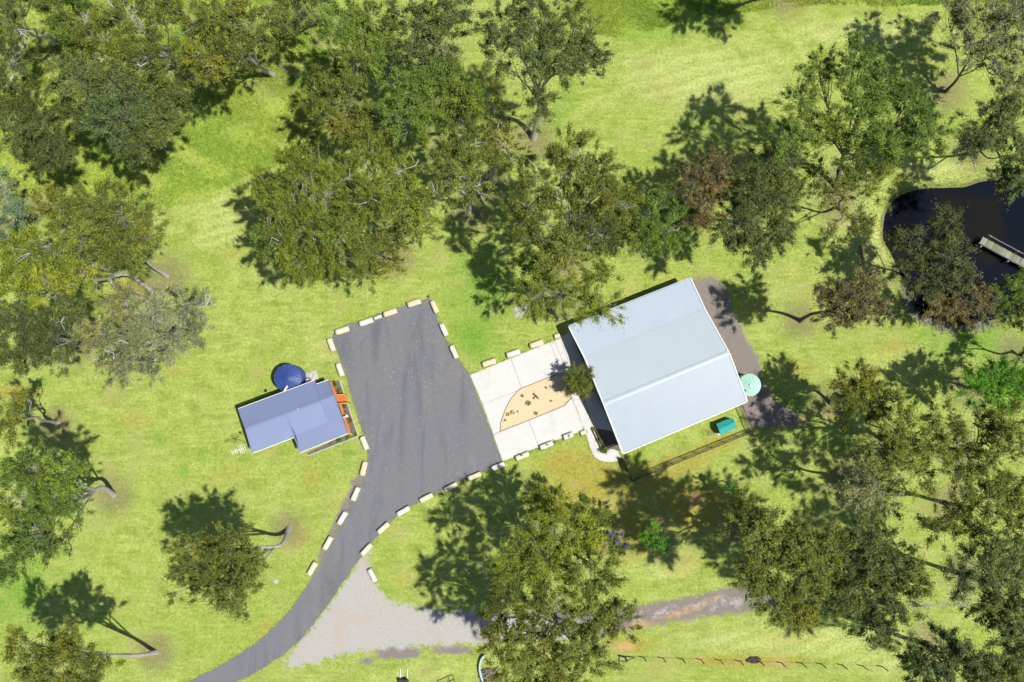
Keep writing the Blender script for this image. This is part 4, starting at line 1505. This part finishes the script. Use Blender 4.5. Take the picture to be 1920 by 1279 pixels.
tree(G, 'dark green gum with a fallen pale branch between grove and brown tree', [(1215, 400, 44), (1180, 425, 36), (1250, 435, 40), (1205, 450, 34), (1270, 395, 30)], 11, 'green', None, 'pale', .9, 1)
tree(G, 'round brown-leaved tree above the shed', [(1335, 320, 42), (1300, 350, 40), (1345, 365, 36), (1310, 395, 32)], 12, 'brown', None, 'mid', 1.35, flat=.8)
tree(G, 'deep green dense tree right of the round brown one', [(1440, 315, 46), (1405, 365, 44), (1465, 365, 42), (1395, 425, 42), (1440, 440, 40), (1365, 440, 32), (1420, 480, 26)], 13, 'dark', None, 'mid', 1.15)
tree(G, 'wide bright-topped gum in the upper right left of the pond', [(1535, 125, 42), (1600, 130, 48), (1650, 170, 50), (1700, 215, 52), (1740, 255, 40), (1610, 215, 52), (1500, 190, 42), (1550, 250, 46), (1660, 270, 46), (1480, 255, 38), (1600, 300, 34)], 16, 'green', (1568, 352), 'dark', .95)
tree(G, 'thin scrubby gum on pale ground west of the pond', [(1575, 365, 42), (1635, 345, 42), (1530, 330, 36), (1600, 420, 34), (1560, 445, 28)], 9, 'olive', None, 'dark', .45)
tree(G, 'huge spreading gum with dark forked limbs in the top right corner', [(1830, 50, 50), (1890, 60, 55), (1810, 100, 34), (1900, 10, 50), (1905, 125, 40), (1780, 30, 34), (1860, 110, 38), (1800, -10, 40), (1890, 165, 30)], 9.5, 'grey', (1772, 172), 'dark', .8)
tree(G, 'green tree at the right edge above the pond', [(1850, 240, 50), (1905, 230, 50), (1820, 265, 34), (1870, 200, 36), (1895, 300, 42), (1880, 335, 34), (1915, 345, 34)], 11, 'dark', None, 'dark', .85)
tree(G, 'tall tree standing just beyond the top edge whose shadow falls on the field', [(1510, -75, 55), (1450, -70, 46), (1560, -50, 40)], 14, 'dark', None, 'dark', 1.0)
# pond
tree('waterside_tree', 'olive tree leaning over the middle of the pond', [(1770, 425, 34), (1740, 455, 40), (1790, 480, 40), (1715, 490, 32), (1760, 525, 40), (1805, 525, 26), (1690, 450, 26), (1700, 540, 24)], 9, 'dull', (1700, 515), 'dark', .85, group='trees by the pond')
tree('waterside_tree', 'brownish shrubby tree on the southern bank of the pond', [(1760, 580, 34), (1790, 590, 30), (1835, 575, 30), (1835, 545, 24)], 5, 'brown', None, 'dark', 1.1, group='trees by the pond')
tree('waterside_tree', 'leafy green bush at the right edge beside the jetty', [(1890, 565, 36), (1920, 590, 30), (1905, 540, 24)], 5, 'green', None, 'dark', 1.0, group='trees by the pond')
tree(G, 'brown wispy gum between the shed and the pond', [(1590, 560, 46), (1630, 585, 38), (1560, 595, 34), (1615, 530, 32), (1540, 555, 24)], 13, 'brown', (1500, 601), 'dark', .85)
tree(G, 'neat olive gum right of the green tank', [(1620, 725, 40), (1650, 755, 34), (1595, 765, 32), (1580, 720, 26)], 10, 'olive', (1556, 756), 'dark', 1.1)
tree('leafy_tree', 'glossy bright green round tree at the right edge', [(1865, 705, 42), (1835, 725, 34), (1900, 720, 34), (1870, 745, 30)], 8, 'bright', (1815, 728), 'dark', 1.3, group='broad-leaved garden trees')
tree(G, 'dark gum cut off by the right edge above the bright round tree', [(1935, 640, 30), (1950, 680, 30)], 8, 'dark', None, 'dark', .9)
# right, sparse gums
tree(G, 'wispy thin gum below the neat olive one on the right', [(1690, 800, 44), (1745, 835, 44), (1680, 860, 40), (1800, 850, 42), (1765, 790, 40), (1720, 890, 36), (1650, 830, 34)], 14, 'olive', None, 'dark', .6)
tree(G, 'wispy tall gum at the right edge with long trunk shadows', [(1840, 800, 42), (1880, 850, 44), (1910, 790, 40), (1850, 890, 40), (1800, 900, 36)], 15, 'olive', None, 'dark', .55)
tree(G, 'thin-leaved gum right of the dirt patch', [(1620, 890, 42), (1600, 925, 36), (1655, 925, 38)], 12, 'grey', None, 'dark', .69)
tree(G, 'feathery olive gum low on the right side', [(1850, 935, 44), (1895, 965, 40), (1800, 960, 40), (1755, 985, 38), (1900, 920, 36), (1830, 1000, 34)], 14, 'olive', None, 'dark', .75)
tree(G, 'dark green gum at the right edge near the bottom', [(1840, 1055, 44), (1890, 1090, 52), (1890, 1150, 46), (1905, 1020, 40), (1905, 1200, 40), (1850, 1130, 40), (1800, 1080, 34)], 16, 'dark', None, 'dark', 1.1)
tree(G, 'big dense dark olive gum below the fenced yard', [(1420, 1000, 46), (1480, 1000, 50), (1440, 1060, 50), (1510, 1060, 50), (1460, 1125, 46), (1555, 1030, 40), (1545, 1090, 40), (1410, 1080, 34), (1500, 1140, 36), (1400, 960, 34)], 17, 'olive', (1385, 985), 'mid', 1.2)
tree(G, 'grey-green gum over the gravel track at the bottom right', [(1630, 1010, 42), (1680, 1050, 42), (1620, 1100, 44), (1680, 1125, 44), (1640, 1170, 34), (1590, 1150, 36), (1610, 1050, 42), (1710, 1090, 36), (1650, 1200, 30)], 17, 'dark', None, 'dark', 1.0)
tree(G, 'dark gum in the bottom right corner', [(1770, 1215, 42), (1825, 1240, 46), (1740, 1260, 40), (1870, 1265, 46), (1790, 1290, 40), (1710, 1230, 30), (1900, 1250, 36)], 15, 'dark', None, 'dark', 1.1)
# bottom middle
tree(G, 'large olive gum casting a dark shadow over the lawn at the bottom middle', [(1030, 950, 42, 9.5), (1000, 1010, 46), (1070, 1010, 54), (1110, 1070, 50), (1030, 1075, 54), (970, 1060, 34), (1105, 960, 34, 9)], 14.5, 'yellow', (1022, 1012), 'mid', .95)
tree(G, 'broad olive gum over the pale gravel at the bottom edge', [(960, 1130, 46), (1040, 1150, 54), (1110, 1140, 50), (1160, 1160, 40), (950, 1200, 44), (1020, 1230, 52), (1100, 1230, 50), (960, 1265, 40), (1050, 1290, 46)], 15, 'olive', None, 'mid', .9)
tree('garden_tree', 'small vivid green round tree below the yard fence', [(1222, 1000, 17), (1235, 1015, 18), (1212, 1008, 14)], 8.5, 'bright', None, 'dark', 1.4, nper=400, ln=.18, wd=.08, crad=.4, group='small garden trees')
jac = tree('jacaranda', 'small tree with green leaves and purple flowers beside the large olive gum', [(1160, 1022, 20), (1145, 1012, 18), (1168, 1030, 14)], 4, 'green', None, 'dark', 1.3, nper=380, ln=.18, wd=.08, crad=.4, group='small garden trees')
rj = np.random.default_rng(3)
for u_, v_, r_ in ((1148, 1003, .5), (1166, 1002, .45), (1174, 1025, .4), (1158, 1018, .4)):
    v, q, at_ = leaf_cloud(rj, np.array([P(u_, v_, 4.9)]), np.array([r_]), 220, .16, .09)
    link(bpy.data.objects.new('blossom', quadmesh('blossom', v - worldloc(jac), q, LEAF['purple'], at_)), jac)
tree('garden_tree', 'small sparse green tree at the top of the big dark olive gum', [(1372, 918, 12), (1388, 922, 12), (1362, 912, 9)], 4, 'bright', None, 'dark', .9, nper=300, ln=.18, wd=.08, crad=.35, group='small garden trees')
# left
tree(G, 'large dull olive gum on the left with thick grey trunk base', [(180, 385, 50), (235, 400, 54), (270, 445, 44), (205, 460, 50), (110, 390, 46), (250, 490, 36), (150, 440, 44)], 15, 'olive', (312, 517), 'pale', 1.05)
tree(G, 'bright olive gum on the left edge behind the dull one', [(100, 480, 48), (50, 460, 46), (150, 520, 46), (90, 540, 46), (30, 530, 42), (30, 480, 36)], 15, 'yellow', (286, 547), 'pale', .8, 1)
tree(G, 'dark gum at the left edge beside the pale grey thin-leaved gum', [(35, 600, 46), (95, 615, 46), (60, 665, 42), (15, 670, 32), (130, 580, 34), (110, 680, 30)], 14, 'dark', None, 'pale', .95, 1)
tree(G, 'pale grey thin-leaved gum with white branches left of the cottage', [(230, 570, 44), (295, 580, 50), (355, 575, 38), (185, 630, 46), (250, 645, 50), (320, 640, 44), (225, 695, 38), (365, 625, 30), (280, 700, 26)], 13, 'grey', None, 'pale', .6, 2)
tree('silver_shrub', 'pale silvery shrub at the left edge', [(10, 350, 34), (25, 400, 30), (0, 430, 30)], 8, 'blue', None, 'white', .6, 1)
tree(G, 'bright green gum at the left edge below the cottage level', [(60, 880, 44), (115, 890, 42), (35, 935, 46), (100, 955, 44), (145, 950, 32), (60, 1005, 46), (115, 1015, 32), (20, 1060, 36), (20, 870, 28)], 16, 'green', (212, 928), 'pale', 1.0, 1)
tree(G, 'small gum with grey trunk at the left edge above the bright green one', [(20, 760, 30), (15, 795, 32), (50, 745, 20)], 11, 'olive', (109, 793), 'pale', .7)
tree(G, 'gum with split pale trunk in the bottom left corner', [(120, 1235, 40), (60, 1240, 38), (90, 1275, 44), (160, 1265, 36), (205, 1250, 28), (120, 1200, 30), (45, 1210, 34), (150, 1225, 34)], 14, 'olive', (292, 1223), 'pale', .8)
tree(G, 'lone rounded gum on the lawn left of the driveway bend', [(420, 1020, 40), (375, 1040, 40), (445, 1055, 48), (400, 1090, 46), (355, 1070, 34), (445, 1105, 42), (475, 1040, 28), (450, 1138, 20), (330, 1115, 15), (330, 1035, 18)], 15, 'olive', (541, 991), 'pale', 1.1)
# garden bush at the shed front
tree('garden_tree', 'clipped round olive-green tree against the front of the shed', [(1076, 704, 19), (1091, 727, 21), (1097, 712, 15), (1078, 722, 14)], 3.2, 'olive', (1082, 713), 'dark', 1.9, nper=420, ln=.17, wd=.07, crad=.38, flat=.85, group='small garden trees')


# ------------------------------------------------------------------ small plants
def shrub(name, label, px, r_px, h, leaf, n=60, ln=.16, wd=.06, cat='shrub', group='shrubs in the garden beds', z0=0.0):
    r = np.random.default_rng(int(px[0] * 31 + px[1] * 17))
    c = P(*px, h * .6)
    R = r_px * MPP
    k = max(5, int((R / .18) ** 2 * 2.2))
    d = unit(r.normal(size=(k, 3)))
    pts = np.array([c[0], c[1], z0 + h * .55]) + d * [R * .75, R * .75, h * .4] * r.uniform(.3, 1, (k, 1))
    root = empty(name, (c[0], c[1], z0), label, cat, group)
    v, q, at_ = leaf_cloud(r, pts, np.full(k, min(.3, R * .5)), n * 3, ln, wd, .8, .6)
    link(bpy.data.objects.new('foliage', quadmesh('foliage', v - worldloc(root), q, LEAF[leaf], at_)), root)
    a = np.repeat([[c[0], c[1], z0]], k, 0)
    paths = np.stack([a, a + (pts - a) * .5 + r.normal(0, .03, pts.shape), pts], 1)
    v, q = tubes(paths, np.tile([[.02, .014, .006]], (k, 1)), 4)
    link(bpy.data.objects.new('stem', quadmesh('stem', v - worldloc(root), q, BARK['dark'])), root)


def spiky(name, label, px, r_px, h, leaf, n=26, z0=0.0):
    """rosette of long pointed blades"""
    r = np.random.default_rng(int(px[0] * 11 + px[1] * 7))
    c = P(*px, z0)
    R = r_px * MPP
    root = empty(name, (c[0], c[1], z0), label, 'plant', 'spiky plants in the garden beds')
    vs, fs, tn = [], [], []
    for k in range(n):
        a = 2 * math.pi * k / n + r.normal(0, .1)
        d = np.array([math.cos(a), math.sin(a), 0])
        s_ = np.array([-d[1], d[0], 0]) * R * .1
        l = R * r.uniform(.75, 1.1)
        z = h * r.uniform(.3, 1)
        i = len(vs)
        vs += [d * .02 - s_ * .5, d * .02 + s_ * .5, d * l * .55 + s_ + [0, 0, z], d * l * .55 - s_ + [0, 0, z], d * l + [0, 0, z * .8], d * l * 1.001 + [0, 0, z * .8]]
        fs += [(i, i + 1, i + 2, i + 3), (i + 3, i + 2, i + 5, i + 4)]
        tn += [.5, .6]
    link(bpy.data.objects.new('blades', quadmesh('blades', np.array(vs), np.array(fs), LEAF[leaf], {'tone': ('FACE', tn), 'hue': ('FACE', [.5] * len(tn))})), root)


shrub('shrub', 'dark green shrub at the top end of the bed by the orange deck', (628.5, 719.5), 6, 1.0, 'green')
shrub('shrub', 'bright low shrub beside the deck stairs', (636.5, 733), 6, .7, 'bright')
shrub('shrub', 'olive shrub just below the deck stairs', (645, 762), 5.5, .6, 'olive')
shrub('shrub', 'thin twiggy shrub in the middle of the deck bed', (649, 773), 4, .5, 'grey', 25)
spiky('agave', 'spiky dark rosette plant in the bed by the orange deck', (656.4, 789), 7, .5, 'dark')
shrub('shrub', 'green shrub under the bottom eave of the cottage', (637, 826), 6.5, .9, 'bright')
shrub('shrub', 'low bright plant at the corner of the cottage beds', (651, 820), 6, .4, 'lime')
shrub('shrub', 'low bright plant at the end of the bottom bed', (665, 815), 5, .35, 'bright')
shrub('shrub', 'small yellow-green plant along the bottom wall of the cottage', (620, 833), 3.5, .35, 'lime')
shrub('shrub', 'tiny dark plant at the left end of the bottom bed', (594, 843), 2.6, .3, 'brown')
shrub('shrub', 'small dark bush against the west wall of the cottage', (451, 812), 5, .5, 'green', 30)
shrub('shrub', 'leafy plant at the top of the planter by the shed', (1114, 806), 5, .8, 'lime')
shrub('shrub', 'bushy plant in the middle of the planter by the shed', (1124, 827), 6.5, .9, 'green')
shrub('shrub', 'largest bushy plant at the bottom of the planter by the shed', (1132, 844), 9, 1.0, 'green')
shrub('shrub', 'grey twiggy tuft between two sandstone blocks below the concrete', (1040, 828), 5, .4, 'grey', 30)
shrub('shrub', 'small bush in the top corner of the asphalt yard', (804, 556), 3.2, .5, 'yellow')
shrub('potted_plant', 'dark plant sitting on a long sandstone block', (978, 853), 3.2, .3, 'dark', 40, z0=.46, group='plants on the stone blocks')
shrub('potted_plant', 'bright green plant sitting on a sandstone block', (1026, 834), 3.4, .3, 'bright', 40, z0=.46, group='plants on the stone blocks')
shrub('potted_plant', 'grey plant sitting on the short sandstone block', (1066, 817.5), 3, .25, 'grey', 30, z0=.46, group='plants on the stone blocks')
shrub('succulent', 'round green succulent at the top of the sandy garden bed', (980, 741.4), 4, .35, 'blue', 90, group='plants in the sandy bed')
shrub('succulent', 'green plant leaning on the log in the sandy garden bed', (1001, 746), 4, .3, 'blue', 50, group='plants in the sandy bed')
spiky('grass_tuft', 'yellow-green spiky tuft at the lower edge of the sandy bed', (1005, 775), 4.5, .35, 'lime')
spiky('grass_tuft', 'pale arching grass in the middle of the sandy bed', (991, 756), 6, .5, 'grey', 34)
spiky('grass_tuft', 'dry yellow tuft at the left end of the sandy bed', (952, 777), 4.5, .2, 'yellow')
for px, lab, lf in (((1024, 727), 'left of two small dark plants near the top right of the sandy bed', 'olive'), ((1041.5, 732), 'right of two small dark plants near the top right of the sandy bed', 'green'),
                    ((1033.5, 752), 'tiny plant near the right of the sandy bed', 'olive'), ((947, 787.5), 'small brown-green plant at the left tip of the sandy bed', 'brown'),
                    ((972, 772), 'small purple-grey plant beside the pale-rimmed pot', 'purple')):
    shrub('small_plant', lab, px, 3, .25, lf, 36, group='plants in the sandy bed')

# ------------------------------------------------------------------ stuff: long grass, fallen leaves
r = np.random.default_rng(11)


def scatter_px(n, box):
    u = r.uniform(box[0], box[2], n)
    v = r.uniform(box[1], box[3], n)
    return np.array([P(a, b)[:2] for a, b in zip(u, v)])


t = NT('long_grass_blades')
gc_ = t.ramp(t.attr('tone'), [(0, (0.14, 0.22, 0.022)), (.5, (0.27, 0.35, 0.045)), (1, (0.42, 0.48, 0.10))])
t.set(t.mix(t.math('MULTIPLY', t.step(t.noise(t.geo(), .07, 2), .45, .6), .5), gc_, (0.13, 0.30, 0.03)), .7, .2)
M_BLADE = t.m
pts = np.concatenate([scatter_px(52000, (-30, -30, 640, 420)), scatter_px(26000, (1080, -30, 1940, 90))])
ins = np.maximum(sdist(pts[:, 0], pts[:, 1], PP(ROUGH_A)), sdist(pts[:, 0], pts[:, 1], PP(ROUGH_B))) > 0
pts = pts[ins]
den = np.sin(pts[:, 0] * .9 + 2 * np.sin(pts[:, 1] * .7)) + np.sin(pts[:, 1] * 1.3 + pts[:, 0] * .5) + r.normal(0, .7, len(pts))
pts = pts[den > -.6]
N = len(pts)
nb = 3
base3 = np.repeat(np.column_stack([pts, np.zeros(N)]), nb, 0) + np.column_stack([r.normal(0, .08, (N * nb, 2)), np.zeros(N * nb)])
M_ = len(base3)
an = r.uniform(0, 2 * math.pi, M_)
dv = np.column_stack([np.cos(an), np.sin(an), np.zeros(M_)])
sv = np.column_stack([-dv[:, 1], dv[:, 0], np.zeros(M_)]) * .035
ln_ = r.uniform(.12, .38, (M_, 1))
v = np.stack([base3 - sv, base3 + sv, base3 + dv * ln_ + np.column_stack([np.zeros((M_, 2)), r.uniform(.12, .34, M_)])], 1).reshape(-1, 3)
tone = np.clip(np.repeat(r.uniform(.2, .8, N), nb) + r.normal(0, .12, M_), 0, 1)
o = link(bpy.data.objects.new('long_grass', quadmesh('long_grass', v, np.arange(M_ * 3).reshape(-1, 3), M_BLADE, {'tone': ('FACE', tone)})))
tag(o, 'unmown long grass at the top of the picture', 'grass', kind='stuff')

# grass creeping over the edges of the paving
es = []
for out, st_ in ((PP(ASPHALT), .09), (PP(path_o), .12), (PP([(881, 703), (1049, 634)]), .06), (PP([(943, 866), (1093, 809)]), .06)):
    nn_ = len(out) if len(out) > 2 else 1
    for i_ in range(nn_):
        a_, b_ = out[i_], out[(i_ + 1) % len(out)]
        for k in range(int(np.linalg.norm(b_ - a_) / st_)):
            if r.random() < .8:
                es.append(a_[:2] + (b_ - a_)[:2] * r.random() + r.normal(0, .1, 2))
for o_b in [o for o in bpy.data.objects if o.name.startswith('sandstone_block')]:
    L_, W_ = (abs(o_b.data.vertices[0].co.x) * 2, abs(o_b.data.vertices[0].co.y) * 2)
    ca, sa_ = math.cos(o_b.rotation_euler.z), math.sin(o_b.rotation_euler.z)
    for k in range(46):
        e_ = r.integers(4)
        x, y = (r.uniform(-.5, .5) * L_, (e_ - .5) * W_) if e_ < 2 else ((e_ - 2.5) * L_, r.uniform(-.5, .5) * W_)
        es.append(np.array([o_b.location.x + x * ca - y * sa_, o_b.location.y + x * sa_ + y * ca]) + r.normal(0, .05, 2))
nbank = len(es)
for i_ in range(len(pond_w)):
    a_, b_ = pond_w[i_], pond_w[(i_ + 1) % len(pond_w)]
    e_ = (b_ - a_)[:2]
    nrm_ = np.array([e_[1], -e_[0]]) / (np.linalg.norm(e_) + 1e-9)
    for k in range(int(np.linalg.norm(e_) / .035)):
        es.append(a_[:2] + e_ * r.random() - nrm_ * r.normal(.1, .55))
es = np.array(es)
ez = np.full(len(es), .01)
sd_ = sdist(es[nbank:, 0], es[nbank:, 1], pond_w)
ez[nbank:] = -.95 * np.clip((sd_ + 1.5) / 3.0, 0, 1) ** 1.2
ok_ = np.concatenate([np.ones(nbank, bool), (sd_ < .3) & (sd_ > -1.6)])
es, ez = es[ok_], ez[ok_]
N = len(es)
nb = 3
base3 = np.repeat(np.column_stack([es, ez]), nb, 0) + np.column_stack([r.normal(0, .05, (N * nb, 2)), np.zeros(N * nb)])
M_ = len(base3)
an = r.uniform(0, 2 * math.pi, M_)
dv = np.column_stack([np.cos(an), np.sin(an), np.zeros(M_)])
sv = np.column_stack([-dv[:, 1], dv[:, 0], np.zeros(M_)]) * .025
v = np.stack([base3 - sv, base3 + sv, base3 + dv * r.uniform(.06, .2, (M_, 1)) + np.column_stack([np.zeros((M_, 2)), r.uniform(.05, .18, M_)])], 1).reshape(-1, 3)
o = link(bpy.data.objects.new('edge_grass', quadmesh('edge_grass', v, np.arange(M_ * 3).reshape(-1, 3), M_BLADE, {'tone': ('FACE', np.clip(r.normal(.5, .25, M_), 0, 1))})))
tag(o, 'grass along the edges of the drive, blocks and pond bank', 'grass', kind='stuff')

# fallen leaves on the asphalt and round the shed
u = np.concatenate([r.uniform(600, 950, 2600), r.normal(790, 60, 900), r.uniform(1290, 1500, 900)])
vv = np.concatenate([r.uniform(560, 1010, 2600), r.normal(660, 60, 900), r.uniform(520, 800, 900)])
pl_ = np.array([P(a, b) for a, b in zip(u, vv)])
in_a = sdist(pl_[:, 0], pl_[:, 1], PP(ASPHALT)) > .1
in_y = sdist(pl_[:, 0], pl_[:, 1], PP(YARD)) > -.3
keep = (in_a & (r.random(len(pl_)) < .42)) | in_y
pl_ = pl_[keep]
zz = np.where(in_a[keep], .042, .02)
lw = [np.array([bx_, by_, 0]) + np.append(r.normal(0, br * .8, 2), 0) for bx_, by_, br in BASES if br > 2.2 for _ in range(70)]
lw = np.array(lw)
lw = lw[sdist(lw[:, 0], lw[:, 1], pond_w) < -1.6]
pl_, zz = np.concatenate([pl_, lw]), np.concatenate([zz, np.full(len(lw), .05)])
N = len(pl_)
an = r.uniform(0, 6.28, N)
l_ = r.uniform(.025, .055, N)[:, None]
dv = np.column_stack([np.cos(an), np.sin(an), r.normal(0, .1, N)])
sv = np.column_stack([-dv[:, 1], dv[:, 0], r.normal(0, .1, N)]) * .5
p0 = np.column_stack([pl_[:, :2], zz])
v = np.stack([p0 - dv * l_, p0 + sv * l_, p0 + dv * l_, p0 - sv * l_], 1).reshape(-1, 3)
t = NT('fallen_leaf')
t.set(t.ramp(t.attr('tone'), [(0, (0.36, 0.34, 0.28)), (.6, (0.50, 0.48, 0.42)), (1, (0.62, 0.60, 0.55))]), .8, .2)
o = link(bpy.data.objects.new('fallen_leaves', quadmesh('fallen_leaves', v, np.arange(N * 4).reshape(-1, 4), t.m, {'tone': ('FACE', r.random(N))})))
tag(o, 'pale fallen leaves scattered over the asphalt and bare ground', 'leaves', kind='stuff')

# fallen bark and leaves round bigger trees, browned to imitate tree shade
lit = np.zeros(GX.shape)
for bx_, by_, br in BASES:
    if br > 2.2:
        lit = np.maximum(lit, .75 * np.exp(-(((GX - bx_) ** 2 + (GY - by_) ** 2) / br ** 2)))
la = gme.attributes.new('litter_shade', 'FLOAT', 'POINT')
la.data.foreach_set('value', lit.ravel().astype(np.float32))
